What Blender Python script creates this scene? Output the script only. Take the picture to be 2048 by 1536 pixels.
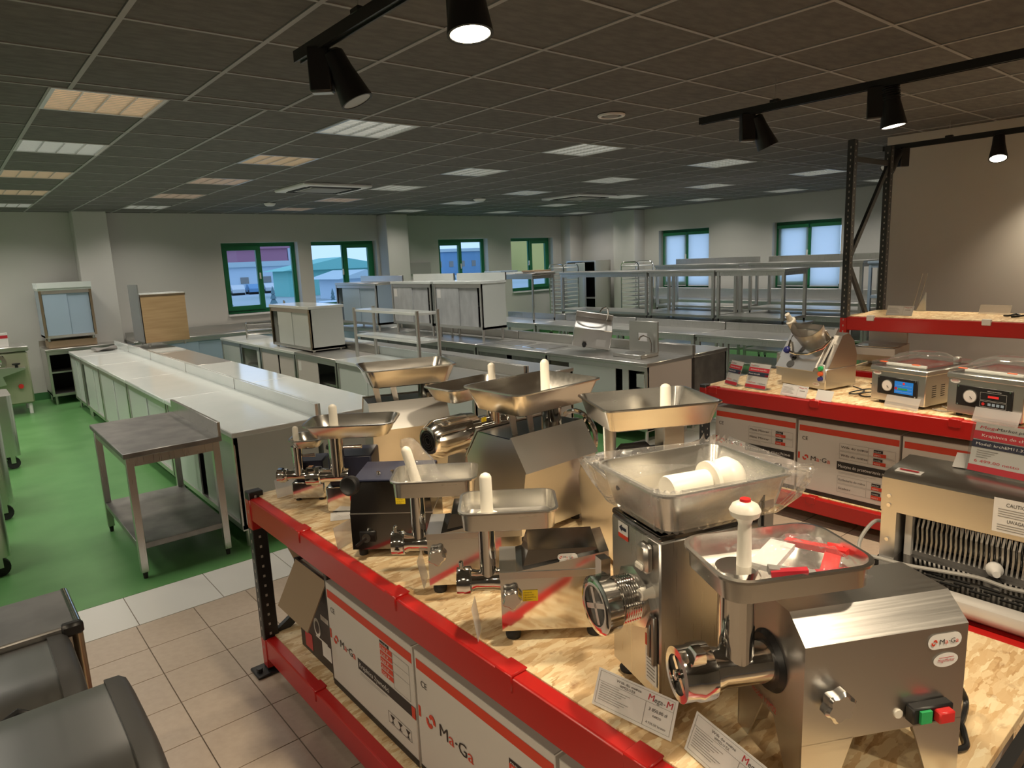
import bpy, math, random
from math import sin, cos, pi, radians, sqrt, hypot
from mathutils import Vector, Matrix
random.seed(7)
for o in list(bpy.data.objects): bpy.data.objects.remove(o)
scene = bpy.context.scene
COL = scene.collection

# ------------------------------------------------------------------ camera
CAM_H = 1.95; FPX = 1370.4; YAW = 0.6901; PITCH = 0.1805; ROLL = -0.0418
fw = Vector((sin(YAW)*cos(PITCH), cos(YAW)*cos(PITCH), -sin(PITCH)))
rt = Vector((cos(YAW), -sin(YAW), 0)); up = rt.cross(fw)
rt2 = rt*cos(ROLL)+up*sin(ROLL); up2 = -rt*sin(ROLL)+up*cos(ROLL)
cam = bpy.data.cameras.new('camera'); cam.sensor_width = 36; cam.lens = 36*FPX/2048; cam.clip_end = 600; cam.clip_start = .05
camo = bpy.data.objects.new('camera', cam); COL.objects.link(camo)
m3 = Matrix((rt2, up2, -fw)).transposed()
camo.matrix_world = Matrix.Translation((0, 0, CAM_H)) @ m3.to_4x4()
scene.camera = camo
def to_px(p):
    d = Vector(p)-Vector((0, 0, CAM_H)); z = d.dot(fw)
    if z < .05: return None
    return (1024+FPX*d.dot(rt2)/z, 768-FPX*d.dot(up2)/z, z)

# ------------------------------------------------------------------ world, exposure
w = bpy.data.worlds.new('world'); scene.world = w; w.use_nodes = True
bg = w.node_tree.nodes['Background']; bg.inputs[0].default_value = (.43, .63, .90, 1); bg.inputs[1].default_value = 1.5
scene.view_settings.view_transform = 'Standard'; scene.view_settings.look = 'None'
scene.view_settings.gamma = 1; scene.view_settings.use_curve_mapping = False
scene.view_settings.exposure = 0.0
PANEL_W = 6.8      # watts of each ceiling louvre lamp
SPOT_W = 74.0       # watts of each track spot

# ------------------------------------------------------------------ helpers
def lin(c):
    if isinstance(c, str):
        c = [int(c[i:i+2], 16)/255 for i in (0, 2, 4)]
        return tuple(v/12.92 if v <= .04045 else ((v+.055)/1.055)**2.4 for v in c)
    return tuple(c)
MATS = {}
def mat(name, col=(.8, .8, .8), rough=.5, metal=0., noise=None, bump=None, emit=None, alpha=None, trans=0., coat=0., spec=.5, aniso=None):
    """noise=(scale xyz, col2, detail) mixes a second colour; bump=(scale xyz, strength)"""
    m = bpy.data.materials.new(name); m.use_nodes = True; nt = m.node_tree; N = nt.nodes; L = nt.links
    p = N['Principled BSDF']
    p.inputs['Base Color'].default_value = (*lin(col), 1); p.inputs['Roughness'].default_value = rough; p.inputs['Metallic'].default_value = metal
    p.inputs['Transmission Weight'].default_value = trans; p.inputs['Coat Weight'].default_value = coat; p.inputs['Specular IOR Level'].default_value = spec
    if alpha is not None: p.inputs['Alpha'].default_value = alpha
    tc = N.new('ShaderNodeTexCoord')
    def nz(sc, det=3):
        mp = N.new('ShaderNodeMapping'); mp.inputs['Scale'].default_value = sc; L.new(tc.outputs['Object'], mp.inputs['Vector'])
        n = N.new('ShaderNodeTexNoise'); n.inputs['Scale'].default_value = 1; n.inputs['Detail'].default_value = det; L.new(mp.outputs[0], n.inputs['Vector']); return n
    if noise:
        n = nz(noise[0], noise[2] if len(noise) > 2 else 3)
        r = N.new('ShaderNodeValToRGB'); r.color_ramp.elements[0].position = .35; r.color_ramp.elements[1].position = .65
        r.color_ramp.elements[0].color = (*lin(col), 1); r.color_ramp.elements[1].color = (*lin(noise[1]), 1)
        L.new(n.outputs['Fac'], r.inputs[0]); L.new(r.outputs[0], p.inputs['Base Color'])
    if bump:
        n = nz(bump[0], 2); b = N.new('ShaderNodeBump'); b.inputs['Strength'].default_value = bump[1]; b.inputs['Distance'].default_value = .01
        L.new(n.outputs['Fac'], b.inputs['Height']); L.new(b.outputs[0], p.inputs['Normal'])
    if aniso:
        n = nz(aniso[0], 2); mr = N.new('ShaderNodeMapRange'); mr.inputs['To Min'].default_value = aniso[1]; mr.inputs['To Max'].default_value = aniso[2]
        L.new(n.outputs['Fac'], mr.inputs['Value']); L.new(mr.outputs[0], p.inputs['Roughness'])
    if emit:
        p.inputs['Emission Color'].default_value = (*lin(emit[0]), 1); p.inputs['Emission Strength'].default_value = emit[1]
    MATS[name] = m; return m

def clear_mat(name, tint=(1, 1, 1), gloss=.08, rough=.05, diff=0.0, bumps=None):
    m = bpy.data.materials.new(name); m.use_nodes = True; nt = m.node_tree; N = nt.nodes; L = nt.links
    out = N['Material Output']; N.remove(N['Principled BSDF'])
    t = N.new('ShaderNodeBsdfTransparent'); t.inputs[0].default_value = (*tint, 1)
    g = N.new('ShaderNodeBsdfGlossy'); g.inputs['Roughness'].default_value = rough
    fr = N.new('ShaderNodeLayerWeight'); fr.inputs[0].default_value = .5
    pw = N.new('ShaderNodeMath'); pw.operation = 'POWER'; pw.inputs[1].default_value = 4; L.new(fr.outputs['Facing'], pw.inputs[0])
    ma = N.new('ShaderNodeMath'); ma.operation = 'MULTIPLY_ADD'; ma.inputs[1].default_value = .5; ma.inputs[2].default_value = gloss
    L.new(pw.outputs[0], ma.inputs[0])
    mx = N.new('ShaderNodeMixShader'); L.new(ma.outputs[0], mx.inputs[0]); L.new(t.outputs[0], mx.inputs[1]); L.new(g.outputs[0], mx.inputs[2])
    last = mx
    if diff:
        d = N.new('ShaderNodeBsdfTranslucent'); d.inputs[0].default_value = (.85, .85, .85, 1)
        d2 = N.new('ShaderNodeBsdfDiffuse'); d2.inputs[0].default_value = (.85, .85, .85, 1)
        m1 = N.new('ShaderNodeMixShader'); L.new(d.outputs[0], m1.inputs[1]); L.new(d2.outputs[0], m1.inputs[2])
        m2 = N.new('ShaderNodeMixShader'); m2.inputs[0].default_value = diff; L.new(mx.outputs[0], m2.inputs[1]); L.new(m1.outputs[0], m2.inputs[2]); last = m2
    if bumps:
        tc = N.new('ShaderNodeTexCoord'); n = N.new('ShaderNodeTexNoise'); n.inputs['Scale'].default_value = bumps[0]; L.new(tc.outputs['Object'], n.inputs['Vector'])
        b = N.new('ShaderNodeBump'); b.inputs['Strength'].default_value = bumps[1]; b.inputs['Distance'].default_value = .02; L.new(n.outputs['Fac'], b.inputs['Height']); L.new(b.outputs[0], g.inputs['Normal'])
    L.new(last.outputs[0], out.inputs[0]); MATS[name] = m; return m

def osb_mat():
    m = bpy.data.materials.new('osb'); m.use_nodes = True; nt = m.node_tree; N = nt.nodes; L = nt.links
    p = N['Principled BSDF']; p.inputs['Roughness'].default_value = .55
    tc = N.new('ShaderNodeTexCoord')
    def layer(rot, sc):
        mp = N.new('ShaderNodeMapping'); mp.inputs['Rotation'].default_value = (0, 0, rot); mp.inputs['Scale'].default_value = sc
        L.new(tc.outputs['Object'], mp.inputs['Vector'])
        no = N.new('ShaderNodeTexNoise'); no.inputs['Scale'].default_value = 1.6; L.new(mp.outputs[0], no.inputs['Vector'])
        ad = N.new('ShaderNodeVectorMath'); ad.operation = 'ADD'; L.new(mp.outputs[0], ad.inputs[0]); L.new(no.outputs['Color'], ad.inputs[1])
        v = N.new('ShaderNodeTexVoronoi'); v.inputs['Scale'].default_value = 1; L.new(ad.outputs[0], v.inputs['Vector'])
        s = N.new('ShaderNodeSeparateColor'); L.new(v.outputs['Color'], s.inputs[0]); return s.outputs[0], v.outputs['Distance']
    a, da = layer(.4, (13, 46, 13)); b, db = layer(1.7, (15, 52, 15)); c, dc = layer(2.6, (11, 34, 11))
    mx = N.new('ShaderNodeMix'); L.new(c, mx.inputs[0]); L.new(a, mx.inputs[2]); L.new(b, mx.inputs[3])
    r = N.new('ShaderNodeValToRGB'); e = r.color_ramp.elements
    e[0].position = 0; e[0].color = (*lin('b48f62'), 1); e[1].position = 1; e[1].color = (*lin('efe0bd'), 1)
    for pos, cc in ((.25, 'cfae80'), (.5, 'dcc197'), (.75, 'e5cfa6')):
        x = e.new(pos); x.color = (*lin(cc), 1)
    L.new(mx.outputs[0], r.inputs[0])
    n2 = N.new('ShaderNodeTexNoise'); n2.inputs['Scale'].default_value = 22; n2.inputs['Detail'].default_value = 6; L.new(tc.outputs['Object'], n2.inputs['Vector'])
    r2 = N.new('ShaderNodeValToRGB'); r2.color_ramp.elements[0].position = .62; r2.color_ramp.elements[1].position = .74
    r2.color_ramp.elements[0].color = (1, 1, 1, 1); r2.color_ramp.elements[1].color = (*lin('9a6a3c'), 1); L.new(n2.outputs['Fac'], r2.inputs[0])
    mu = N.new('ShaderNodeMix'); mu.data_type = 'RGBA'; mu.blend_type = 'MULTIPLY'; mu.inputs[0].default_value = .55
    L.new(r.outputs[0], mu.inputs[6]); L.new(r2.outputs[0], mu.inputs[7]); L.new(mu.outputs[2], p.inputs['Base Color'])
    bp = N.new('ShaderNodeBump'); bp.inputs['Strength'].default_value = .25; bp.inputs['Distance'].default_value = .004; L.new(mx.outputs[0], bp.inputs['Height']); L.new(bp.outputs[0], p.inputs['Normal'])
    MATS['osb'] = m

# metals
mat('steel_brushed', (.66, .645, .62), metal=1, aniso=((4, 180, 180), .24, .40))
mat('steel_brushed_v', (.66, .645, .62), metal=1, aniso=((180, 180, 4), .22, .38))
mat('steel_satin', (.66, .645, .625), metal=1, rough=.34)
mat('steel_polished', (.76, .745, .72), metal=1, rough=.10)
mat('steel_tray', (.73, .715, .68), metal=1, aniso=((8, 60, 60), .2, .3))
mat('steel_dark', (.26, .255, .25), metal=.9, rough=.42, noise=((6, 6, 6), (.36, .35, .34)))
mat('steel_mirror_dark', (.22, .215, .21), metal=1, rough=.12)
mat('steel_lid', (.50, .495, .48), metal=1, aniso=((60, 2, 60), .27, .34))
mat('cast_alu', (.72, .71, .69), metal=1, rough=.26)
mat('film_white', (.70, .74, .73), rough=.13, spec=.6, noise=((3, 3, 3), (.66, .71, .70)))
mat('film_panel', (.56, .60, .58), rough=.3, spec=.5)
mat('film_blue', (.36, .47, .60), rough=.2, spec=.5)
mat('film_marble', (.40, .42, .44), rough=.28, noise=((9, 9, 4), (.50, .52, .54)))
mat('film_pink', (.60, .55, .53), rough=.3)
mat('film_grey_clear', (.22, .24, .25), rough=.15)
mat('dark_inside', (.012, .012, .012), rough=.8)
mat('wood_panel', 'b39a74', rough=.6, noise=((2, 2, 30), 'a58b66'))
# room
mat('wall_paint', (.56, .55, .52), rough=.85, bump=((220, 220, 220), .06))
mat('ceiling_board', (.135, .13, .122), rough=.92, noise=((9, 22, 9), (.10, .097, .092), 6), bump=((160, 160, 160), .12))
mat('grid_paint', (.30, .30, .30), rough=.6)
mat('green_epoxy', (.085, .235, .075), rough=.34, noise=((2.2, 2.2, 2.2), (.115, .285, .10), 6), spec=.4)
mat('green_skirting', (.05, .17, .06), rough=.5)
mat('tile_beige', (.46, .37, .29), rough=.32, noise=((30, 30, 30), (.50, .41, .325)))
mat('tile_white', (.66, .655, .62), rough=.25)
mat('grout', (.24, .19, .145), rough=.9)
mat('window_green', (.015, .17, .065), rough=.35)
mat('sill_white', (.75, .75, .75), rough=.5)
clear_mat('window_glass', (.95, .97, 1.0), gloss=.02, rough=.0)
clear_mat('clear_film', (.97, .97, .97), gloss=.06, rough=.06, diff=.075, bumps=(42, 1.0))
clear_mat('card_clear', (.96, .96, .97), gloss=.05, rough=.15, diff=.38)
clear_mat('acrylic', (.94, .95, .95), gloss=.08, rough=.04, diff=.04)
clear_mat('lid_acrylic', (.90, .92, .92), gloss=.07, rough=.05, diff=.05)
m_ = bpy.data.materials.new('blind_cloth'); m_.use_nodes = True; MATS['blind_cloth'] = m_
_n = m_.node_tree.nodes; _l = m_.node_tree.links; _n.remove(_n['Principled BSDF'])
_t = _n.new('ShaderNodeBsdfTranslucent'); _t.inputs[0].default_value = (.99, .99, .99, 1); _d = _n.new('ShaderNodeBsdfDiffuse'); _d.inputs[0].default_value = (.7, .72, .74, 1)
_x = _n.new('ShaderNodeMixShader'); _x.inputs[0].default_value = .08; _l.new(_t.outputs[0], _x.inputs[1]); _l.new(_d.outputs[0], _x.inputs[2]); _l.new(_x.outputs[0], _n['Material Output'].inputs[0])
# lamps
mat('louvre_warm', 'e9c9a0', rough=.4, emit=('e6c6a0', .62))
mat('louvre_cool', 'e4e6e2', rough=.4, emit=('e0e2da', .66))
mat('louvre_rose', 'e0c2ac', rough=.4, emit=('dcbca6', .6))
mat('louvre_metal', (.6, .6, .58), metal=.8, rough=.3)
mat('spot_led', 'ffffff', rough=.3, emit=('fff0d0', 14))
mat('track_black', (.012, .012, .013), rough=.38)
# racks, plastics, print
mat('red_paint', (.46, .012, .010), rough=.28, spec=.55)
mat('rack_grey', (.045, .05, .055), rough=.42, metal=.3)
mat('rack_black', (.014, .014, .015), rough=.4)
mat('hole_light', (.42, .40, .37), rough=.7)
osb_mat()
mat('plastic_white', (.80, .765, .68), rough=.38)
mat('plastic_black', (.014, .014, .015), rough=.4)
mat('plastic_grey_black', (.055, .055, .055), rough=.45)
mat('rubber', (.02, .02, .02), rough=.7)
mat('box_white', (.66, .635, .60), rough=.62)
mat('box_grey', (.40, .385, .37), rough=.65)
mat('cardboard', (.34, .25, .16), rough=.8)
mat('box_black', (.028, .022, .02), rough=.45)
mat('print_red', (.66, .055, .022), rough=.5)
mat('print_crimson', (.50, .028, .045), rough=.35)
mat('print_black', (.02, .017, .017), rough=.5)
mat('print_navy', (.022, .026, .055), rough=.4)
mat('print_grey', (.25, .24, .23), rough=.6)
mat('print_white', (.80, .79, .77), rough=.5)
mat('paper', (.72, .71, .70), rough=.7)
mat('paper_mauve', (.58, .55, .57), rough=.6)
mat('label_yellow', (.80, .60, .02), rough=.5)
mat('button_green', (.03, .42, .13), rough=.35)
mat('button_red', (.65, .03, .03), rough=.35)
mat('button_blue', (.03, .035, .22), rough=.3)
mat('button_orange', (.75, .13, .04), rough=.35)
mat('screen_blue', (.02, .12, .4), rough=.2, emit=((.02, .22, .62), .5))
mat('led_red', (.4, .02, .02), rough=.3, emit=((.9, .04, .03), .5))
mat('cable_grey', (.36, .35, .33), rough=.5)
mat('appliance_white', (.60, .58, .56), rough=.3, metal=.2)
mat('machine_green', (.36, .38, .27), rough=.4, metal=.2)
mat('brass_and_reflection', (.46, .38, .27), metal=1, rough=.3)  # brass tone; on steel cabinet edges it paints in brown reflections

class MB:
    """collects shapes; build() links them as one mesh object"""
    def __init__(s, M=None): s.v = []; s.f = []; s.M = M
    def add(s, vs, fs, M=None):
        o = len(s.v); M = M if M is not None else s.M
        s.v += [tuple((M @ Vector(p)) if M is not None else p) for p in vs]
        s.f += [tuple(i+o for i in f) for f in fs]; return s
    def box(s, x0, y0, z0, x1, y1, z1, b=0, M=None):
        if x1 < x0: x0, x1 = x1, x0
        if y1 < y0: y0, y1 = y1, y0
        if z1 < z0: z0, z1 = z1, z0
        if not b:
            v = [(x, y, z) for z in (z0, z1) for y in (y0, y1) for x in (x0, x1)]
            return s.add(v, [(0, 2, 3, 1), (4, 5, 7, 6), (0, 1, 5, 4), (2, 6, 7, 3), (0, 4, 6, 2), (1, 3, 7, 5)], M)
        X = (x0, x1); Y = (y0, y1); Z = (z0, z1); v = []; ix = {}
        for i in (0, 1):
            for j in (0, 1):
                for k in (0, 1):
                    sx, sy, sz = (1-2*i)*b, (1-2*j)*b, (1-2*k)*b
                    for a, p in (('x', (X[i], Y[j]+sy, Z[k]+sz)), ('y', (X[i]+sx, Y[j], Z[k]+sz)), ('z', (X[i]+sx, Y[j]+sy, Z[k]))):
                        ix[i, j, k, a] = len(v); v.append(p)
        g = lambda i, j, k, a: ix[i, j, k, a]; f = []
        for i in (0, 1):
            q = [g(i, 0, 0, 'x'), g(i, 1, 0, 'x'), g(i, 1, 1, 'x'), g(i, 0, 1, 'x')]; f.append(q if i else q[::-1])
            q = [g(0, i, 0, 'y'), g(0, i, 1, 'y'), g(1, i, 1, 'y'), g(1, i, 0, 'y')]; f.append(q if i else q[::-1])
            q = [g(0, 0, i, 'z'), g(1, 0, i, 'z'), g(1, 1, i, 'z'), g(0, 1, i, 'z')]; f.append(q if i else q[::-1])
        for i in (0, 1):
            for j in (0, 1):
                sg = (i == j)
                q = [g(i, j, 0, 'x'), g(i, j, 0, 'y'), g(i, j, 1, 'y'), g(i, j, 1, 'x')]; f.append(q if sg else q[::-1])
                q = [g(i, 0, j, 'x'), g(i, 1, j, 'x'), g(i, 1, j, 'z'), g(i, 0, j, 'z')]; f.append(q[::-1] if sg else q)
                q = [g(0, i, j, 'y'), g(0, i, j, 'z'), g(1, i, j, 'z'), g(1, i, j, 'y')]; f.append(q if sg else q[::-1])
                for k in (0, 1):
                    t = [g(i, j, k, 'x'), g(i, j, k, 'y'), g(i, j, k, 'z')]
                    f.append(t if (i+j+k) % 2 else t[::-1])
        return s.add(v, f, M)
    def loft(s, rings, cap0=True, cap1=True, closed=False, M=None):
        n = len(rings[0]); v = [p for r in rings for p in r]; f = []
        m = len(rings)
        for a in range(m if closed else m-1):
            b = (a+1) % m
            for i in range(n):
                j = (i+1) % n; f.append((a*n+i, a*n+j, b*n+j, b*n+i))
        if not closed:
            if cap0: f.append(tuple(range(n))[::-1])
            if cap1: f.append(tuple((m-1)*n+i for i in range(n)))
        return s.add(v, f, M)
    def cyl(s, p0, p1, r0, r1=None, n=20, M=None, prof=None):
        """tube from p0 to p1; prof = [(t, r), ...] for turned shapes"""
        p0 = Vector(p0); p1 = Vector(p1); d = (p1-p0); L = d.length; d.normalize()
        a = d.orthogonal().normalized(); b = d.cross(a)
        if prof is None: prof = [(0, r0), (1, r0 if r1 is None else r1)]
        rings = [[tuple(p0+d*(t*L)+(a*cos(2*pi*i/n)+b*sin(2*pi*i/n))*r) for i in range(n)] for t, r in prof]
        return s.loft(rings, M=M)
    def lathe(s, c, axis, prof, n=24, M=None):
        """prof = [(distance along axis, radius)]"""
        d = Vector(axis).normalized(); a = d.orthogonal().normalized(); b = d.cross(a); c = Vector(c)
        rings = [[tuple(c+d*h+(a*cos(2*pi*i/n)+b*sin(2*pi*i/n))*max(r, 1e-4)) for i in range(n)] for h, r in prof]
        return s.loft(rings, M=M)
    def pipe(s, pts, r, n=8, M=None):
        pts = [Vector(p) for p in pts]; rings = []; a = None
        for i, p in enumerate(pts):
            d = (pts[min(i+1, len(pts)-1)]-pts[max(i-1, 0)]).normalized()
            a = d.orthogonal().normalized() if a is None else (a-d*a.dot(d)).normalized()
            b = d.cross(a); rings.append([tuple(p+(a*cos(2*pi*k/n)+b*sin(2*pi*k/n))*r) for k in range(n)])
        return s.loft(rings, M=M)
    def prism(s, poly, axis, a, b, M=None):
        """poly of (u, v): axis 'x' -> (y,z), 'y' -> (x,z), 'z' -> (x,y)"""
        P = {'x': lambda u, v, t: (t, u, v), 'y': lambda u, v, t: (u, t, v), 'z': lambda u, v, t: (u, v, t)}[axis]
        return s.loft([[P(u, v, a) for u, v in poly], [P(u, v, b) for u, v in poly]], M=M)
    def bar(s, p0, p1, w, h, M=None):
        p0 = Vector(p0); p1 = Vector(p1); d = (p1-p0).normalized()
        a = d.cross(Vector((0, 0, 1))); a = a.normalized() if a.length > .01 else Vector((1, 0, 0)); b = d.cross(a)
        return s.loft([[tuple(p+a*x*w/2+b*y*h/2) for x, y in ((-1, -1), (1, -1), (1, 1), (-1, 1))] for p in (p0, p1)], M=M)
    def build(s, name, m, parent=None, smooth=40, kind=None, label=None):
        me = bpy.data.meshes.new(name); me.from_pydata(s.v, [], s.f)
        me.validate(); me.update()
        # consistent outward normals
        import bmesh
        bm = bmesh.new(); bm.from_mesh(me); bmesh.ops.recalc_face_normals(bm, faces=bm.faces); bm.to_mesh(me); bm.free()
        if smooth:
            me.polygons.foreach_set('use_smooth', [True]*len(me.polygons)); me.set_sharp_from_angle(angle=radians(smooth))
        me.materials.append(MATS[m] if isinstance(m, str) else m)
        o = bpy.data.objects.new(name, me); COL.objects.link(o)
        if parent is not None: o.parent = parent
        if kind: o['kind'] = kind
        if label: o['label'] = label
        return o
def rrect(hx, hy, r, z, cx=0, cy=0, n=5):
    r = min(r, hx-1e-4, hy-1e-4); out = []
    for sx, sy, a0 in ((1, 1, 0), (-1, 1, pi/2), (-1, -1, pi), (1, -1, 3*pi/2)):
        for i in range(n+1):
            a = a0+pi/2*i/n; out.append((cx+sx*(hx-r)+r*cos(a), cy+sy*(hy-r)+r*sin(a), z))
    return out
def tag(o, label, cat, group=None):
    o['label'] = label; o['category'] = cat
    if group: o['group'] = group
    return o
def thing(name, label, cat, loc=(0, 0, 0), rz=0, group=None, tilt=None):
    o = bpy.data.objects.new(name, None); COL.objects.link(o); o.location = loc; o.rotation_euler = (0, 0, rz)
    o.empty_display_size = .1
    return tag(o, label, cat, group)
def struct(o): o['kind'] = 'structure'; return o
def copy_tree(o, parent=None):
    c = o.copy(); COL.objects.link(c); c.parent = parent
    for ch in list(o.children): copy_tree(ch, c)
    return c
def part(name, m, parent, *shapes, **kw):
    mb = MB()
    for s in shapes: getattr(mb, s[0])(*s[1:])
    return mb.build(name, m, parent, **kw)
_tc = {}
def text_mesh(t):
    if t not in _tc:
        cu = bpy.data.curves.new('t', 'FONT'); cu.body = t; cu.size = 1; cu.resolution_u = 2; cu.fill_mode = 'FRONT' if False else 'BOTH'
        ob = bpy.data.objects.new('t', cu); COL.objects.link(ob)
        dg = bpy.context.evaluated_depsgraph_get(); me = bpy.data.meshes.new_from_object(ob.evaluated_get(dg))
        vs = [tuple(v.co) for v in me.vertices]; fs = [tuple(p.vertices) for p in me.polygons]
        bpy.data.objects.remove(ob); bpy.data.curves.remove(cu); bpy.data.meshes.remove(me)
        xs = [v[0] for v in vs] or [0, 1]
        _tc[t] = (vs, fs, min(xs), max(xs))
    return _tc[t]
class Face:
    """flat print on a surface: o = lower-left corner, u right, v up"""
    def __init__(s, o, u, v, parent, eps=.0012):
        s.o = Vector(o); s.u = Vector(u).normalized(); s.v = Vector(v).normalized(); s.n = s.u.cross(s.v); s.parent = parent; s.L = {}; s.eps = eps
    def P(s, x, y, k=1): return tuple(s.o+s.u*x+s.v*y+s.n*(s.eps*k))
    def poly(s, m, pts, k=1, nm='print'):
        s.L.setdefault((m, nm), MB()).add([s.P(x, y, k) for x, y in pts], [tuple(range(len(pts)))]); return s
    def rect(s, m, x0, y0, x1, y1, k=1, nm='printed_band'):
        return s.poly(m, [(x0, y0), (x1, y0), (x1, y1), (x0, y1)], k, nm)
    def frame(s, m, x0, y0, x1, y1, t, k=1, nm='printed_frame'):
        s.rect(m, x0, y0, x1, y0+t, k, nm); s.rect(m, x0, y1-t, x1, y1, k, nm); s.rect(m, x0, y0, x0+t, y1, k, nm); return s.rect(m, x1-t, y0, x1, y1, k, nm)
    def text(s, m, t, x, y, h, wid=None, k=2, nm='lettering', sk=0):
        vs, fs, a, b = text_mesh(t); sc = h/.72
        sx = sc if wid is None else wid/max(b-a, .01)
        s.L.setdefault((m, nm), MB()).add([s.P(x+(q[0]-a)*sx+q[1]*sk*sc, y+q[1]*sc, k) for q in vs], fs); return s
    def disc(s, m, x, y, rx, ry=None, k=1, n=24, nm='print'):
        ry = ry or rx; return s.poly(m, [(x+rx*cos(2*pi*i/n), y+ry*sin(2*pi*i/n)) for i in range(n)], k, nm)
    def emblem(s, x, y, r, k=2):
        # two red hooks curled round each other
        for sg in (1, -1):
            pts = [(x+sg*r*.28+r*.72*cos(a)*sg*-1, y+sg*(-r*.1)+r*sin(a)) for a in [pi*.15+pi*.9*i/8 for i in range(9)]]
            pin = [(x+sg*r*.28+r*.25*cos(a)*sg*-1, y+sg*(-r*.1)+r*.45*sin(a)) for a in [pi*.15+pi*.9*i/8 for i in range(9)]]
            if sg < 0: pts = [(px_, 2*y-py_) for px_, py_ in pts]; pin = [(px_, 2*y-py_) for px_, py_ in pin]
            for i in range(8): s.poly('print_red', [pts[i], pts[i+1], pin[i+1], pin[i]], k, 'emblem')
        return s
    def brand(s, x, y, h, k=2):
        s.emblem(x+h*.6, y+h*.5, h*.62, k)
        x += h*1.75
        for t, m, w_ in (('M', 'print_black', 1.0), ('a', 'print_red', .62), ('·', 'print_black', .3), ('G', 'print_black', .95), ('a', 'print_red', .62)):
            vs, fs, a, b = text_mesh(t); hh = h*(1.0 if t in 'MG' else .98)
            s.text(m, t, x, y, hh, w_*h, k, 'lettering'); x += (w_+.12)*h
        return s
    def done(s):
        for (m, nm), mb in s.L.items(): mb.build(nm, m, s.parent, smooth=0)
# ================================================================== ROOM
C = 2.985; YB = 13.4; XR = 13.4; XL = -3.2; YF = -3.4; YS = 4.585   # ceiling, back wall, right wall, left, front, edge of the green floor
# ---- floor
fl = struct(MB().box(XL, YF, -.12, XR, YB, -.006).build('floor', 'grout'))
part('epoxy_coating', 'green_epoxy', fl, ('box', XL, YS, -.006, XR, YB, 0))
def tiles(name, m, x0, nx, dx, y0, ny, dy, gap, limit):
    me = None; cand = []
    for i in range(nx):
        for j in range(ny):
            a, b = x0+i*dx, y0+j*dy
            if a < XL or a+dx > XR: continue
            q = to_px((a+dx/2, b+dy/2, 0))
            vis = q and -80 < q[0] < 2130 and q[1] < 1640
            cand.append((q[2] if vis else 99, a, b))
    cand.sort()
    proto = MB().box(gap/2, gap/2, -.006, dx-gap/2, dy-gap/2, 0).build(name, m, fl, smooth=0)
    rest = MB(); n = 0
    for d, a, b in cand:
        if d < 99 and n < limit:
            o = proto if n == 0 else proto.copy()
            if n: COL.objects.link(o); o.parent = fl
            o.location = (a, b, 0); n += 1
        else: rest.box(a+gap/2, b+gap/2, -.006, a+dx-gap/2, b+dy-gap/2, 0)
    if rest.v: rest.build(name+'_field', m, fl, smooth=0, kind='stuff')
tiles('floor_tile', 'tile_beige', .597-.305*12, 54, .305, 4.14-.308*24, 24, .308, .005, 290)
tiles('border_tile', 'tile_white', .615-.465*8, 35, .465, 4.142, 1, .441, .005, 60)

# ---- walls
WIN_B = [(4.2, 5.68), (5.96, 7.44), (9.04, 10.48), (11.21, 12.65)]
WIN_R = [(9.13, 10.52), (6.20, 7.61)]
Z0, Z1 = 1.13, 2.46; T = .3
wb = MB()
xs = [XL]+[v for w_ in WIN_B for v in w_]+[XR+T]
for i in range(0, len(xs), 2): wb.box(xs[i], YB, 0, xs[i+1], YB+T, C+.1)
for a, b in WIN_B: wb.box(a, YB, 0, b, YB+T, Z0); wb.box(a, YB, Z1, b, YB+T, C+.1)
struct(wb.build('wall_back', 'wall_paint', smooth=0))
wr = MB(); ys = [YF]+[v for w_ in sorted(WIN_R) for v in w_]+[YB]
for i in range(0, len(ys), 2): wr.box(XR, ys[i], 0, XR+T, ys[i+1], C+.1)
for a, b in WIN_R: wr.box(XR, a, 0, XR+T, b, Z0); wr.box(XR, a, Z1, XR+T, b, C+.1)
struct(wr.build('wall_right', 'wall_paint', smooth=0))
struct(MB().box(XL-.2, YF, 0, XL, YB, C+.1).build('wall_left', 'wall_paint', smooth=0))
struct(MB().box(XL, YF-.2, 0, XR, YF, C+.1).build('wall_front', 'wall_paint', smooth=0))
struct(MB().box(7.5, YF, 0, 7.75, 3.05, C).build('wall_partition', 'wall_paint', smooth=0))
def pillar(n, x0, y0, x1, y1): struct(MB().box(x0, y0, 0, x1, y1, C, .006).build('pillar_%d' % n, 'wall_paint', smooth=0))
pillar(1, 1.86, 13.08, 2.34, YB+.01); pillar(2, 7.5, 13.02, 8.02, YB+.01); pillar(3, 12.95, 13.05, XR+.01, YB+.01); pillar(4, 13.02, 10.95, XR+.01, 11.62)
struct(MB().box(XL, YB-.012, 0, XR, YB, .12).build('baseboard_back', 'green_skirting', smooth=0))
struct(MB().box(XR-.012, 3.05, 0, XR, YB, .12).build('baseboard_right', 'green_skirting', smooth=0))

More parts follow.
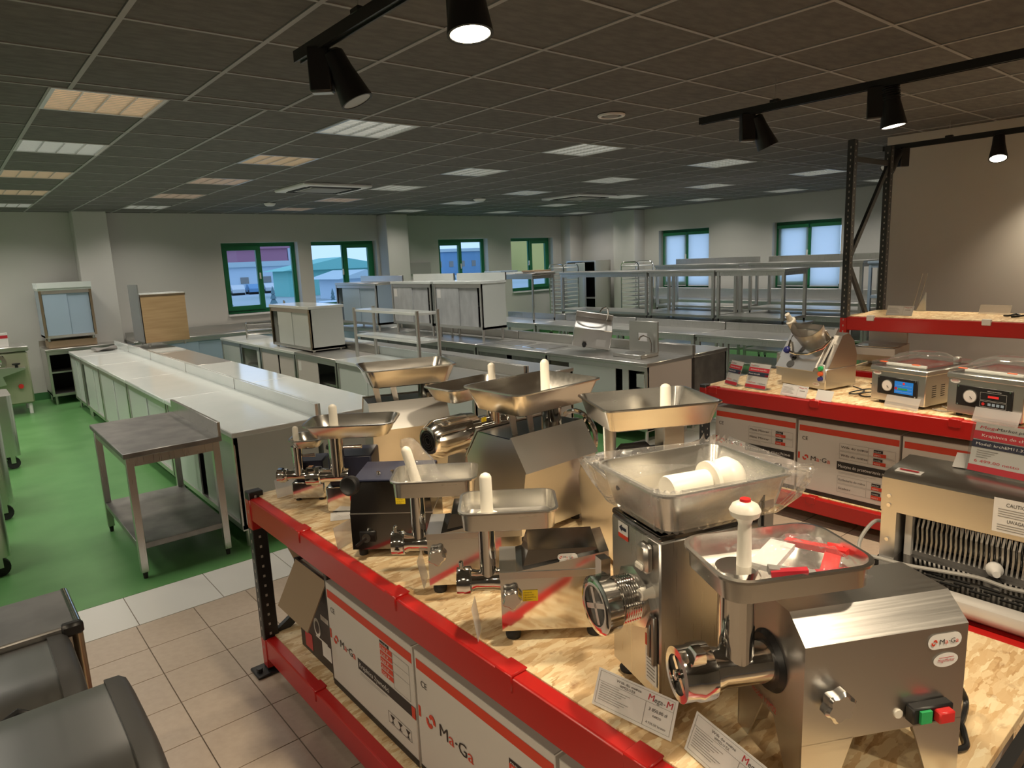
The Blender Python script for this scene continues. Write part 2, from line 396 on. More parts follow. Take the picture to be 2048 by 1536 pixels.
# ---- windows: local x along the wall, y outwards, z up, origin at the lower corner of the opening
def window(n, wid, loc, rz, blinds=False, wide=0):
    o = bpy.data.objects.new('window_%d' % n, None); COL.objects.link(o); o.location = loc; o.rotation_euler = (0, 0, rz); struct(o)
    H = Z1-Z0; d0, d1 = .17, .24
    mb = MB(); t = .055
    mb.box(0, d0, 0, wid, d1, t); mb.box(0, d0, H-t, wid, d1, H); mb.box(0, d0, t, t, d1, H-t); mb.box(wid-t, d0, t, wid, d1, H-t)
    mb.build('frame', 'window_green', o, smooth=0)
    mid = wid*.5
    for k, (a, b) in enumerate(((t, mid+.03), (mid+.03, wid-t))):
        s = MB(); op = (k == wide); q = .085 if op else .02; y0, y1 = (d0-.02, d0+.04) if op else (d0+.01, d0+.06)
        s.box(a, y0, t, b, y1, t+q); s.box(a, y0, H-t-q, b, y1, H-t); s.box(a, y0, t+q, a+q, y1, H-t-q); s.box(b-q, y0, t+q, b, y1, H-t-q)
        so = s.build('sash', 'window_green', o, smooth=0)
        MB().box(a+q, d0+.025, t+q, b-q, d0+.031, H-t-q).build('pane', 'window_glass', so, smooth=0)
    part('handle', 'plastic_white', o, ('box', mid-.03, d0-.06, H*.48, mid-.005, d0-.03, H*.48+.12, .004), ('box', mid-.03, d0-.05, H*.48, mid-.005, d0-.015, H*.48+.03))
    part('window_sill', 'sill_white', o, ('box', -.0, -.05, -.035, wid, d0, 0, .004))
    if blinds:
        for a, b in ((.07, mid-.01), (mid+.06, wid-.07)):
            bl = part('roller_blind', 'blind_cloth', o, ('box', a, d0-.045, .04, b, d0-.043, H-.12))
            part('cassette', 'window_green', bl, ('box', a-.02, d0-.075, H-.13, b+.02, d0-.022, H-.06, .008))
            part('hem_bar', 'sill_white', bl, ('box', a, d0-.05, .03, b, d0-.038, .045))
    return o
for i, (a, b) in enumerate(WIN_B): window(i+1, b-a, (a, YB, Z0), 0, False, i % 2)
for i, (a, b) in enumerate(WIN_R): window(i+5, b-a, (XR, b, Z0), -pi/2, True, 0)

# ---- ceiling: dark boards lying in a grey grid, two fields that meet at YJ
YJ = 4.68; NX0, NY0 = .7475, 3.327; FX0 = .66
ce = struct(MB().box(XL, YF, C+.04, XR, YB, C+.16).build('ceiling', 'rack_black'))
LAMPX = [-2.34, -.84, .66, 2.46, 4.86, 7.26, 9.66, 12.06]; LAMPY = [4.68+1.8*k for k in range(5)]
lamps = [(x, y) for x in LAMPX for y in LAMPY]
ACS = [(3.66, 8.28), (8.46, 8.28)]
def tile_fields():
    for i in range(-8, 24):
        for j in range(-13, 3):
            x, y = NX0+.6*i, NY0+.6*j; h = .6 if j < 2 else YJ-(NY0+1.2)
            yield x, y, .6, h
    for i in range(-8, 23):
        for j in range(0, 15):
            yield FX0+.6*i, YJ+.6*j, .6, .6
cand = []
for x, y, a, b in tile_fields():
    x0, x1 = max(x, XL), min(x+a, XR); y0, y1 = max(y, YF), min(y+b, YB)
    if x1-x0 < .06 or y1-y0 < .06: continue
    if x0 > 7.4 and y1 < 3.06 and x0 < 7.8: pass
    if any(abs(x-lx) < .05 and abs(y-ly) < .05 for lx, ly in lamps): continue
    if any(ax-.02 < (x0+x1)/2 < ax+.98 and ay-.02 < (y0+y1)/2 < ay+.98 for ax, ay in ACS): pass
    q = to_px(((x0+x1)/2, (y0+y1)/2, C)); vis = q and -90 < q[0] < 2140 and -60 < q[1] < 480
    cand.append((q[2] if vis else 99, x0, y0, x1, y1))
cand.sort(); rest = MB(); n = 0; shared = {}
for d, x0, y0, x1, y1 in cand:
    g = .012; k = (round(x1-x0, 3), round(y1-y0, 3))
    if d < 99 and n < 295:
        n += 1
        if k in shared:
            o = shared[k].copy(); COL.objects.link(o); o.parent = ce
        else:
            o = shared[k] = MB().box(g, g, .004, k[0]-g, k[1]-g, .02, .003).build('ceiling_tile', 'ceiling_board', ce, smooth=0)
        o.location = (x0, y0, C)
    else: rest.box(x0+g, y0+g, C+.004, x1-g, y1-g, C+.02)
rest.build('ceiling_tile_field', 'ceiling_board', ce, smooth=0, kind='stuff')
gw = .012
for i in range(-8, 24):
    x = NX0+.6*i
    if XL < x < XR: part('grid_rail', 'grid_paint', ce, ('box', x-gw, YF, C-.001, x+gw, YJ, C+.012), smooth=0)
    x = FX0+.6*i
    if XL < x < XR: part('grid_rail', 'grid_paint', ce, ('box', x-gw, YJ, C-.001, x+gw, YB, C+.012), smooth=0)
for j in range(-11, 3): part('cross_rail', 'grid_paint', ce, ('box', XL, NY0+.6*j-gw*.8, C, XR, NY0+.6*j+gw*.8, C+.011), smooth=0)
for j in range(0, 15): part('cross_rail', 'grid_paint', ce, ('box', XL, YJ+.6*j-gw*.8, C, XR, YJ+.6*j+gw*.8, C+.011), smooth=0)

# ---- louvre lamps
def louvre(m, label, tint):
    t = thing('ceiling_lamp', label, 'ceiling lamp', group='square louvre lamps in the ceiling')
    part('diffuser', m, t, ('box', .02, .02, .012, .58, .58, .02), smooth=0)
    f = MB(); f.box(.0, .0, -.003, .6, .022, .012); f.box(.0, .578, -.003, .6, .6, .012); f.box(0, .022, -.003, .022, .578, .012); f.box(.578, .022, -.003, .6, .578, .012)
    f.build('frame', 'louvre_metal', t, smooth=0)
    for k in range(1, 4): part('louvre_bar', 'louvre_metal', t, ('box', .02+.14*k-.004, .022, 0, .02+.14*k+.004, .578, .012), smooth=0)
    for k in range(1, 12): part('louvre_blade', 'louvre_metal', t, ('box', .022, .02+.0467*k-.0015, .004, .578, .02+.0467*k+.0015, .012), smooth=0)
    return t
protos = {k: louvre('louvre_'+k, 'square %s louvre lamp set flush in the dark ceiling' % w_, None) for k, w_ in (('warm', 'warm peach'), ('cool', 'white'), ('rose', 'pinkish'))}
TINT = {(2, 0): 'warm', (2, 2): 'warm', (3, 1): 'warm', (3, 2): 'rose', (3, 3): 'rose', (4, 3): 'rose', (4, 4): 'rose', (2, 3): 'warm'}
used = set()
for i, x in enumerate(LAMPX):
    for j, y in enumerate(LAMPY):
        k = TINT.get((i, j), 'cool'); o = protos[k] if k not in used else copy_tree(protos[k]); used.add(k)
        o.location = (x, y, C)
        o['label'] = '%s louvre lamp, %s from the back wall in the row over %s' % ({'warm': 'warm peach', 'cool': 'white', 'rose': 'pinkish'}[k], ('fifth', 'fourth', 'third', 'second', 'first')[j], ('the far left side', 'the wheeled machines', 'the green aisle', 'the film-topped cabinets', 'the second island', 'the third island', 'the raised tables', 'the blind windows')[i])
        l = bpy.data.lights.new('louvre_light', 'AREA'); l.shape = 'SQUARE'; l.size = .54; l.energy = PANEL_W; l.spread = radians(135)
        l.color = (1.0, .93, .82) if k == 'cool' else (1.0, .86, .7)
        lo = bpy.data.objects.new('louvre_light', l); COL.objects.link(lo); lo.location = (.3, .3, -.006); lo.parent = o

# ---- ceiling fittings
for k, (ax, ay) in enumerate(ACS):
    t = thing('air_conditioner', ['ceiling cassette air conditioner with four air slots, over the film-wrapped cabinets', 'ceiling cassette air conditioner with four air slots, beyond the round detector'][k], 'air conditioner', (ax, ay, C-.0515), 0, 'ceiling cassette air conditioners')
    part('panel', 'sill_white', t, ('box', 0, 0, .01, .95, .95, .05, .012))
    part('grille', 'print_grey', t, ('box', .22, .22, .0, .73, .73, .012, .004))
    for a in ((.12, .1, .83, .17), (.12, .78, .83, .85), (.1, .2, .17, .75), (.78, .2, .85, .75)):
        part('air_slot', 'dark_inside', t, ('box', a[0], a[1], .002, a[2], a[3], .0125))
t = thing('ceiling_speaker', 'round recessed ceiling speaker with white rim between dark boards', 'speaker', (4.10, 3.66, C-.014))
t_r = MB(); t_r.lathe((0, 0, 0), (0, 0, 1), [(0.012, .105), (0, .10), (0, .08), (.012, .075)]); t_r.build('rim', 'sill_white', t)
part('grille', 'plastic_black', t, ('cyl', (0, 0, .006), (0, 0, .014), .078)); part('cone', 'print_grey', t, ('cyl', (0, 0, .001), (0, 0, .008), .05, .06))
def detector(label, x, y, r):
    t = thing('smoke_detector', label, 'detector', (x, y, C-.05)); mb = MB(); mb.lathe((0, 0, 0), (0, 0, 1), [(0, r*.55), (.012, r*.8), (.035, r), (.05, r)]); mb.build('cover', 'sill_white', t)
    part('base_ring', 'plastic_black', t, ('cyl', (0, 0, .044), (0, 0, .052), r*1.06))
detector('domed smoke detector hanging under the ceiling in front of a white louvre lamp', 7.36, 9.58, .11)
detector('flat smoke detector near the back wall beside the cassette air conditioner', 4.31, 11.1, .09)
# ---- spot tracks
def track(x, y0, y1, label):
    t = thing('light_track', label, 'light track', (x, y0, 2.80)); L = y1-y0
    mb = MB(); mb.box(-.018, 0, .008, .018, L, .045); mb.box(-.018, 0, 0, -.011, L, .008); mb.box(.011, 0, 0, .018, L, .008); mb.build('rail', 'track_black', t, smooth=0)
    part('end_cap', 'cardboard', t, ('box', -.012, L, .008, .012, L+.004, .036))
    for yy in (L-.55, L-2.2):
        part('hanger', 'track_black', t, ('box', -.02, yy-.03, .04, .02, yy+.03, .062, .004)); part('wire', 'steel_satin', t, ('cyl', (0, yy, .06), (0, yy, C-2.80), .0015, None, 6))
    return t
track(1.32, -2.2, 2.93, 'black spotlight track hanging over the meat grinder shelf')
track(4.20, -2.2, 2.94, 'long black spotlight track hanging over the aisle')
track(7.05, -2.2, 2.90, 'black spotlight track hanging beside the beige partition wall')
SPOTN = [0]
def spot(x, y, yaw, tilt, label, lit=True, ribs=False, energy=None):
    """tilt = angle of the beam from straight down, yaw = direction the beam leans"""
    t = thing('track_spotlight', label, 'spotlight', (x, y, 2.80), yaw, 'spotlights on the black tracks')
    part('adapter_box', 'track_black', t, ('box', -.045, -.03, -.16, .045, .03, .012, .006))
    part('gear_window', 'steel_satin', t, ('box', -.04, -.02, -.163, .04, .02, -.158))
    R_ = Matrix.Translation((.07, 0, -.05)) @ Matrix.Rotation(-tilt, 4, 'Y')
    mb = MB(R_); mb.lathe((0, 0, .05), (0, 0, -1), [(0, .03), (.012, .042), (.08, .047), (.21, .068), (.214, .068), (.214, .059), (.195, .05)], n=28); h = mb.build('head', 'track_black', t)
    if ribs:
        for k in range(6): MB(R_).lathe((0, 0, .045-.012*k), (0, 0, -1), [(0, .05), (.005, .05)], n=24).build('cooling_rib', 'track_black', h)
    MB(R_).cyl((0, 0, -.150), (0, 0, -.1615), .05, .0585, 28).build('reflector', 'spot_led' if lit else 'louvre_metal', h)
    part('swivel', 'track_black', t, ('cyl', (.03, 0, -.06), (.09, 0, -.06), .018))
    l = bpy.data.lights.new('spot_light', 'SPOT'); l.energy = energy or SPOT_W; l.color = (1.0, .82, .58); l.spot_size = radians(100); l.spot_blend = .9; l.shadow_soft_size = .045
    lo = bpy.data.objects.new('spot_light', l); COL.objects.link(lo); lo.parent = t
    lo.matrix_local = R_ @ Matrix.Translation((0, 0, -.19))
spot(1.32, 2.72, radians(-40), radians(24), 'black track spotlight at the free end of the near track, aimed away', False)
spot(1.32, 1.77, radians(-110), radians(8), 'lit black track spotlight over the meat grinders', True)
spot(4.20, 2.58, radians(-40), radians(24), 'black track spotlight near the free end of the long track, aimed away', False)
spot(4.20, 1.78, radians(-70), radians(8), 'lit track spotlight with ribbed head on the long track', True, True)
spot(7.05, 2.72, radians(150), radians(35), 'black track spotlight beside the tall rack post, aimed at the shelves', False)
spot(7.05, 1.98, radians(200), radians(25), 'lit track spotlight in front of the beige partition wall', True)
track(-1.63, -2.2, 2.6, 'added unseen spotlight track over the walkway behind the lidded appliances')  # added track and heads out of view, brightening the rack front
for y in (2.2, 1.0, -.2, -1.4): spot(-1.63, y, 0, radians(38), 'added unseen spotlight over the walkway, brightening the grinder rack', True, False, 52)
spot(7.05, 1.36, radians(15), radians(20), 'added unseen track spotlight brightening the beige partition wall', True, False, 60)  # extra head out of view, added to brighten the partition
# unseen further heads, kept for their light, on the same tracks, behind and beside the photographer
for x, ys_ in ((1.32, (.9, -.2, -1.3)), (4.20, (.7, -.4, -1.5)), (7.05, (.9, -.2, -1.4))):
    for y in ys_: spot(x, y, radians(90 if x < 5 else (0 if y > .5 else 170)), radians(16 if x < 5 else 35), 'added unseen track spotlight further along its track', True)
# ================================================================== HALL FURNITURE
FL, FR = -pi/2, pi/2      # front faces -X / +X
def foot_set(t, W, D, h, m='steel_satin', name='foot', inset=.06, r=.02):
    for a in (inset, W-inset):
        for b in (inset, D-inset): part(name, m, t, ('cyl', (a, b, 0), (a, b, h+.005), r*.9, r, 12))
def cabinet(label, x, y, rz, W, D=.62, H=.85, top='film_white', doors=(('film_panel', 0, 1),), upst=True, z=0, side='film_panel', legs=.14, group=None, name='base_cabinet', ends='steel_brushed', uph=.1, back=None, label_tag=False):
    """doors: (material or None for an opening, start, end) along the front, in fractions of the width"""
    t = thing(name, label, 'cabinet', (x, y, z), rz, group)
    zt = H-.04
    part('worktop', top, t, ('box', 0, 0, zt, W, D, H, .006))
    if upst:
        part('upstand', top, t, ('box', 0, D-.02, H-.002, W, D, H+uph, .003))
        part('upstand_cap', ends, t, ('box', W-.003, D-.022, H, W+.001, D, H+uph+.002))
    part('side_panel', side, t, ('box', .01, .02, legs, .03, D-.02, zt+.002)); part('side_panel', side, t, ('box', W-.03, .02, legs, W-.01, D-.02, zt+.002))
    part('back_panel', back or side, t, ('box', .03, D-.035, legs, W-.03, D-.02, zt+.002))
    part('bottom_panel', 'steel_satin', t, ('box', .01, .012, legs-.01, W-.01, D-.02, legs+.03))
    part('inner_shelf', 'steel_satin', t, ('box', .03, .08, (legs+zt)/2, W-.03, D-.035, (legs+zt)/2+.025))
    part('top_rail', 'steel_satin', t, ('box', .01, .012, zt-.05, W-.01, .04, zt+.002))
    for a in (.01, W-.045): part('corner_post', ends, t, ('box', a, .008, legs, a+.035, .04, zt+.002))
    iw = W-.1; k = 0
    for m, a, b in doors:
        if m is None: continue
        yy = .018 if k % 2 == 0 else .03; k += 1
        d = part('sliding_door', m, t, ('box', .05+iw*a, yy, legs+.03, .05+iw*b, yy+.012, zt-.05, .002))
        if label_tag and k == 1: part('paper_tag', 'paper', d, ('box', .05+iw*a+.03, yy-.002, zt-.2, .05+iw*a+.12, yy, zt-.08))
    part('shade_sheet', 'dark_inside', t, ('box', .05, D-.06, legs+.03, W-.05, D-.055, zt-.05))  # black sheet standing in for the shade inside the cabinet
    foot_set(t, W, D, legs)
    return t
def table(label, x, y, rz, W, D, H=.85, z=0, top='steel_brushed', legm='steel_brushed_v', shelf=.22, upst=True, uph=.1, leg=.04, group=None, name='work_table', shelf2=None, apron=True):
    t = thing(name, label, 'table', (x, y, z), rz, group)
    part('tabletop', top, t, ('box', 0, 0, H-.035, W, D, H, .004))
    if apron:
        part('apron', legm, t, ('box', .03, .02, H-.095, W-.03, .032, H-.034)); part('apron', legm, t, ('box', .03, D-.032, H-.095, W-.03, D-.02, H-.034))
        part('apron', legm, t, ('box', .02, .03, H-.095, .032, D-.03, H-.034)); part('apron', legm, t, ('box', W-.032, .03, H-.095, W-.02, D-.03, H-.034))
    if upst: part('upstand', legm, t, ('box', 0, D-.022, H-.002, W, D, H+uph, .003))
    for a in (.015, W-.015-leg):
        for b in (.015, D-.015-leg):
            l = part('leg', legm, t, ('box', a, b, .045, a+leg, b+leg, H-.034, .002))
            part('foot', 'rubber', l, ('cyl', (a+leg/2, b+leg/2, 0), (a+leg/2, b+leg/2, .05), .013, .016, 10))
    if shelf: part('lower_shelf', shelf2 or top, t, ('box', .02, .02, shelf, W-.02, D-.02, shelf+.04, .003))
    return t

# island nearest the aisle: white film tops, two rows back to back
G1 = 'film-wrapped cabinets along the green aisle'
ys1 = [4.77, 6.58, 8.22, 9.85, 11.20, 12.2]
l1 = ['white film-topped base cabinet at the aisle end, behind the dark steel table', 'white film-topped cabinet second from the dark steel table', 'white film-topped cabinet third from the dark steel table', 'white film-topped cabinet fourth from the dark steel table, with open gap in its front', 'white film-topped cabinet at the far end near the pillar, cloth on top']
drs = [(('film_panel', 0, .45), (None, .45, .52), ('film_panel', .52, 1)), (('film_panel', 0, .5), ('film_panel', .48, 1)), (('film_panel', 0, .5), ('film_panel', .48, .95)), (('film_panel', .1, .62), ('film_panel', .6, 1)), (('film_panel', 0, .5), ('film_panel', .48, 1))]
for i in range(5): cabinet(l1[i], 1.42, ys1[i+1]-.004, FL, ys1[i+1]-ys1[i]-.008, .64, doors=drs[i], side='film_panel')
ys1r = [4.79, 6.82, 8.68, 10.45, 12.2]
l1r = ['white film-topped cabinet backing onto the aisle row, its end facing the grinder shelf', 'glossy film-topped cabinet reflecting the windows, in the row behind the aisle row', 'bare steel-topped cabinet in the row behind the aisle row', 'steel-topped cabinet under the plywood-sided cabinet']
for i in range(4): cabinet(l1r[i], 2.70, ys1r[i]+.004, FR, ys1r[i+1]-ys1r[i]-.008, .63, top='film_white' if i < 2 else 'steel_brushed', doors=(('film_panel', 0, .5), ('film_panel', .48, 1)))
# dark steel table standing free at the aisle
tb = table('dark worn steel work table with lower shelf and raised back edge', .75, 5.94, FL, 1.19, .60, top='steel_dark', legm='steel_brushed_v', shelf=.2, leg=.045)
# grey cloth lying on the far cabinet
g = MB(); random.seed(3)
rings = []
for i in range(7):
    a = i/6; r_ = []
    for k in range(10):
        th = 2*pi*k/10; r_.append((.30*a-.15, .085*cos(th)*(1+.15*sin(3*a)), .03+.025*sin(th)+.012*sin(5*a+k)))
    rings.append(r_)
g.loft(rings); o = g.build('folded_cloth', 'print_grey'); o.location = (1.82, 11.72, .855); o.rotation_euler = (0, 0, .3); tag(o, 'grey folded cloth lying on white film-topped cabinet', 'cloth')

# cabinets stacked at the back-left
cabinet('steel-topped base cabinet with dark opening standing against the back wall', 1.17, 12.62, 0, 1.0, .72, top='steel_brushed', doors=((None, .0, .34), ('film_grey_clear', .40, 1)), side='steel_brushed', H=.87)
t = cabinet('film-wrapped cabinet with pale sliding doors stacked on a steel base cabinet', 1.2, 12.68, 0, .72, .55, H=.82, z=.98, top='film_white', doors=(('film_blue', 0, .52), ('film_blue', .5, 1)), legs=.06, uph=.08, ends='brass_and_reflection', side='film_blue', upst=True)
MB().box(0, -.012, .815, .72, .0, .90).build('front_lip', 'film_white', t)
o = part('packing_roll', 'cardboard', None, ('box', 0, 0, 0, .66, .4, .115, .01)); o.location = (1.24, 12.74, .87); tag(o, 'brown cardboard packing block under the film-wrapped stacked cabinet', 'packing')
t = cabinet('cabinet with plywood side and grey film stacked on the far end of the island', 2.33, 11.42, 0, .62, .62, H=.80, z=.86, top='film_white', doors=(('wood_panel', -.07, 1.07),), side='film_grey_clear', legs=.06, upst=False)
part('film_curtain', 'film_grey_clear', t, ('box', -.03, -.01, .08, -.012, .6, .94)); part('plywood_sheet', 'wood_panel', t, ('box', -.0, -.012, .07, .62, .0, .755))
part('brown_edge', 'brass_and_reflection', t, ('box', -.005, -.016, .755, .63, .004, .785))
# small flat panel lying under it
o = part('film_sheet', 'film_white', None, ('box', 0, 0, 0, .55, .5, .012)); o.location = (2.12, 10.6, .85); tag(o, 'thin white sheet lying on steel worktop in front of plywood-sided cabinet', 'sheet')

# counter along the back wall with blue film front
t = cabinet('long steel counter with blue film front along the back wall', 2.42, 12.72, 0, 2.9, .62, top='steel_brushed', doors=(('film_blue', 0, .34), ('film_blue', .335, .67), ('film_blue', .665, 1)), side='film_blue', uph=.12)
t = cabinet('steel counter with blue film front below the second window', 5.6, 12.72, 0, 1.8, .62, top='steel_brushed', doors=(('film_blue', 0, .5), ('film_blue', .5, 1)), side='film_blue', uph=.12)
# wire shelf rack
t = thing('wire_shelf', 'low wire shelf stand on the cabinet row below the first window', 'shelf', (3.74, 11.15, .85), radians(-20))
for x in (0, .62):
    for y in (0, .3): part('post', 'steel_polished', t, ('cyl', (x, y, 0), (x, y, .26 if x == 0 else .58), .013, None, 10))
for z in (.08, .16, .24):
    for y in (0, .1, .2, .3): part('wire', 'steel_polished', t, ('cyl', (0, y, z), (.62, y, z), .006, None, 8))

# second island
G2 = None
ys2 = [4.85, 6.30, 7.62, 8.86, 10.15, 11.0, 11.95]
l2 = ['steel-topped cabinet ending the second island, next to the grinder trays', 'white film-topped cabinet under the small two-tier shelf', 'dark-topped cabinet with half-open sliding door beside the two-tier shelf', 'cabinet with pink film doors under the stacked white cabinet', 'open-fronted cabinet beyond the stacked white cabinet', 'narrow film-sided cabinet at the window end of the second island']
tops = ['steel_brushed', 'film_white', 'steel_brushed', 'film_white', 'film_white', 'film_white']
d2 = [(('film_panel', 0, .5), ('film_panel', .48, 1)), (('film_panel', 0, .55), ('film_panel', .5, 1)), (('film_pink', 0, .55), (None, .55, 1)), (('film_pink', 0, .5), ('film_pink', .53, 1)), ((None, 0, .85), ('film_panel', .85, 1)), (('film_panel', 0, 1),)]
for i in range(6): cabinet(l2[i], 3.56, ys2[i+1]-.004, FL, ys2[i+1]-ys2[i]-.008, .62, top=tops[i], doors=d2[i], side='film_panel', upst=i < 4, label_tag=(i == 2))
cabinet('steel-topped cabinet with copper-toned edge on the far side of the second island', 4.82, 4.85, FR, 1.9, .62, top='steel_brushed', ends='brass_and_reflection', side='film_pink', doors=(('film_panel', 0, .5), ('film_panel', .5, 1)))
cabinet('steel-topped cabinet in the middle of the second island, far side', 4.82, 6.76, FR, 2.2, .62, top='steel_brushed', doors=(('film_panel', 0, .5), ('film_panel', .5, 1)))
cabinet('film-topped cabinet on the far side of the second island by the windows', 4.82, 8.97, FR, 2.1, .62, top='film_white', doors=(('film_panel', 0, .5), ('film_panel', .5, 1)))
# white cabinet stacked upside on the second island
t = cabinet('small white film-wrapped cabinet stacked on the second island, one door slid open', 3.66, 9.86, FL, 1.36, .50, H=.60, z=.85, top='film_white', doors=((None, 0, .16), ('film_panel', .16, .55), ('film_panel', .52, 1)), legs=.03, upst=False, ends='brass_and_reflection')
# two-tier shelf
t = thing('two_tier_shelf', 'free-standing steel shelf with two white tiers on four round posts', 'shelf', (3.86, 6.2, .85))
for y in (0, 1.42):
    for x in (0, .26): part('post', 'steel_satin', t, ('cyl', (x, y, 0), (x, y, .60), .02, None, 14))
for z in (.25, .55): part('shelf_board', 'film_white', t, ('box', -.0, -.005, z, .26, 1.425, z+.03, .004))

# third island with sink tops, dark green-grey fronts
ys3 = [4.40, 5.92, 7.30, 8.75, 10.6]
l3 = ['white-fronted counter carrying the hand-wash basins at the end of the third island', 'steel counter with two sunken bowls in the third island', 'steel counter under the nearer grey sliding-door cabinet', 'steel counter under the farther grey sliding-door cabinet']
d3 = [((None, .0, .22), ('film_panel', .22, .72), ('film_panel', .78, .84), (None, .84, 1)), (('steel_dark', 0, .45), (None, .45, .52), ('steel_dark', .52, 1)), (('steel_dark', 0, .5), ('steel_dark', .5, 1)), (('steel_dark', 0, .5), ('steel_dark', .5, 1))]
for i in range(4):
    t = cabinet(l3[i], 5.42, ys3[i+1]-.004, FL, ys3[i+1]-ys3[i]-.008, .78, top='steel_brushed', doors=d3[i], side='film_pink' if i == 0 else 'steel_brushed', upst=True)
    if i == 1:
        for a in (.12, .72):
            MB().loft([rrect(.24, .2, .04, .852, a+.26, .36), rrect(.24, .2, .04, .846, a+.26, .36), rrect(.215, .175, .04, .8505, a+.26, .36), ]).build('bowl_rim', 'steel_polished', t)
            part('bowl', 'steel_dark', t, ('box', a+.05, .19, .849, a+.47, .53, .8535, .001))
    if i == 0: part('waste_pan', 'steel_polished', t, ('box', 1.30, .06, .56, 1.44, .3, .74, .02))
cabinet('brown-sided steel counter with sink trough behind the basin counter', 6.88, 4.42, FR, 1.6, .64, top='steel_brushed', side='steel_dark', doors=(('film_panel', 0, 1),), back='steel_dark')
cabinet('steel counter on the far side of the third island', 6.88, 6.03, FR, 2.2, .64, top='steel_brushed', doors=(('film_panel', 0, 1),))
cabinet('steel counter on the far side of the third island towards the windows', 6.88, 8.24, FR, 2.3, .64, top='steel_brushed', doors=(('film_panel', 0, 1),))
# stacked cabinets with sliding doors
for i, (yy, W, lab) in enumerate(((8.60, 1.16, 'grey sliding-door cabinet with white end panel stacked on the third island'), (9.84, 1.16, 'grey sliding-door cabinet behind the white-ended one on the third island'))):
    t = cabinet(lab, 5.66, yy, FL, W, .46, H=.82, z=.85, top='film_white', doors=(('film_marble', 0, .53), ('film_marble', .50, .93)), side='film_panel', legs=.16, uph=.1, label_tag=True)
t = cabinet('blue-tinted steel cabinet with open dark slot in front of the second window', 5.61, 11.75, FL, 1.5, .55, H=.80, z=.85, top='steel_brushed', doors=((None, 0, .14), ('film_blue', .14, .6), ('film_blue', .6, 1)), side='film_blue', legs=.1)
cabinet('steel counter below the blue-tinted stacked cabinet', 5.75, 11.95, FL, 1.3, .7, top='steel_brushed', side='film_blue', doors=(('film_blue', 0, 1),), upst=False)
# basins on the third island
t = thing('hand_basin', 'steel box hand-wash basin with round bowl lying tilted on the counter', 'basin', (5.62, 5.66, .905), radians(-48))
M_ = Matrix.Translation((.22, .12, .13)) @ Matrix.Rotation(radians(17), 4, 'X') @ Matrix.Rotation(radians(10), 4, 'Y')
mb = MB(M_); mb.box(-.22, -.17, -.10, .22, .17, .14, .008); mb.build('body', 'steel_brushed', t)
MB(M_).loft([[(.17*cos(a)-.03, .135*sin(a), .142) for a in [2*pi*i/28 for i in range(28)]], [(.16*cos(a)-.03, .125*sin(a), .146) for a in [2*pi*i/28 for i in range(28)]], [(.10*cos(a)-.03, .08*sin(a), .1415) for a in [2*pi*i/28 for i in range(28)]]]).build('bowl', 'steel_satin', t)
MB(M_).box(-.22, .15, .14, .22, .17, .21, .004).build('back_edge', 'steel_brushed', t)
MB(M_).pipe([(.15, .12, .14), (.15, .12, .24), (.14, .11, .30), (.11, .08, .33), (.07, .05, .32), (.05, .03, .28)], .010, 8).build('tap', 'steel_polished', t)
MB(M_).cyl((-.08, -.17, -.06), (-.08, -.215, -.06), .026, .02, 14).build('knee_valve', 'plastic_black', t)
MB(M_).box(.05, -.1725, -.06, .16, -.1705, .02).build('paper_tag', 'paper', t)
t = thing('hand_basin', 'steel hand-wash basin with tall splash plate and curved tap on the counter', 'basin', (5.90, 5.05, .85), -pi/2)
part('basin_body', 'steel_brushed', t, ('box', 0, -.28, 0, .40, .02, .04, .006)); part('splash_plate', 'steel_brushed', t, ('box', .0, .0, .03, .40, .02, .37, .004))
part('bowl', 'steel_dark', t, ('cyl', (.2, -.14, .041), (.2, -.14, .036), .11, .1, 24))
part('tap', 'steel_polished', t, ('pipe', [(.33, -.03, .03), (.33, -.03, .14), (.32, -.05, .20), (.28, -.09, .225), (.25, -.11, .21), (.24, -.12, .18)], .009, 8))
part('paper_tag', 'paper', t, ('box', .14, -.002, .15, .26, .0, .24))

# fourth row: plain steel tables with raised back edges, and tables stacked behind
l4 = ['plain steel work table with raised back edge behind the basin counter', 'plain steel work table with raised back edge next to the vegetable cutter', 'plain steel work table with raised back edge towards the back windows', 'steel work table under the tall shelf stand by the windows']
for (a, b), lab in zip(((5.50, 7.1), (3.75, 5.48), (7.12, 8.7), (8.72, 10.3)), l4):
    table(lab, 7.75, b, FL, b-a, .75, shelf=.2)
# table frame standing on the fourth row with trays on top
t = table('narrow steel table with braced legs standing on a worktop, flat packs on top', 7.85, 10.6, FL, 1.75, .55, H=.84, z=.85, shelf=0, upst=False, leg=.03)
for i, (a, z, w_) in enumerate(((.1, 0, .45), (.25, .02, .5), (.8, 0, .35), (1.3, 0, .4), (1.32, .02, .33))):
    o = part('flat_pack', ['film_white', 'film_blue', 'film_white', 'film_pink', 'cardboard'][i], None, ('box', 0, 0, 0, .4, w_, .025, .004)); o.location = (7.9, 10.5-a-w_, 1.69+z+(.006 if z else 0)); o.rotation_euler = (0, 0, .1*(i % 3-1))
    tag(o, ['white flat parcel on the braced steel table, below the bluish one', 'bluish film parcel on the braced steel table', 'lone white flat parcel in the middle of the braced steel table', 'pinkish flat parcel at the end of the braced steel table', 'brown card parcel on top of the pinkish one'][i], 'parcel')
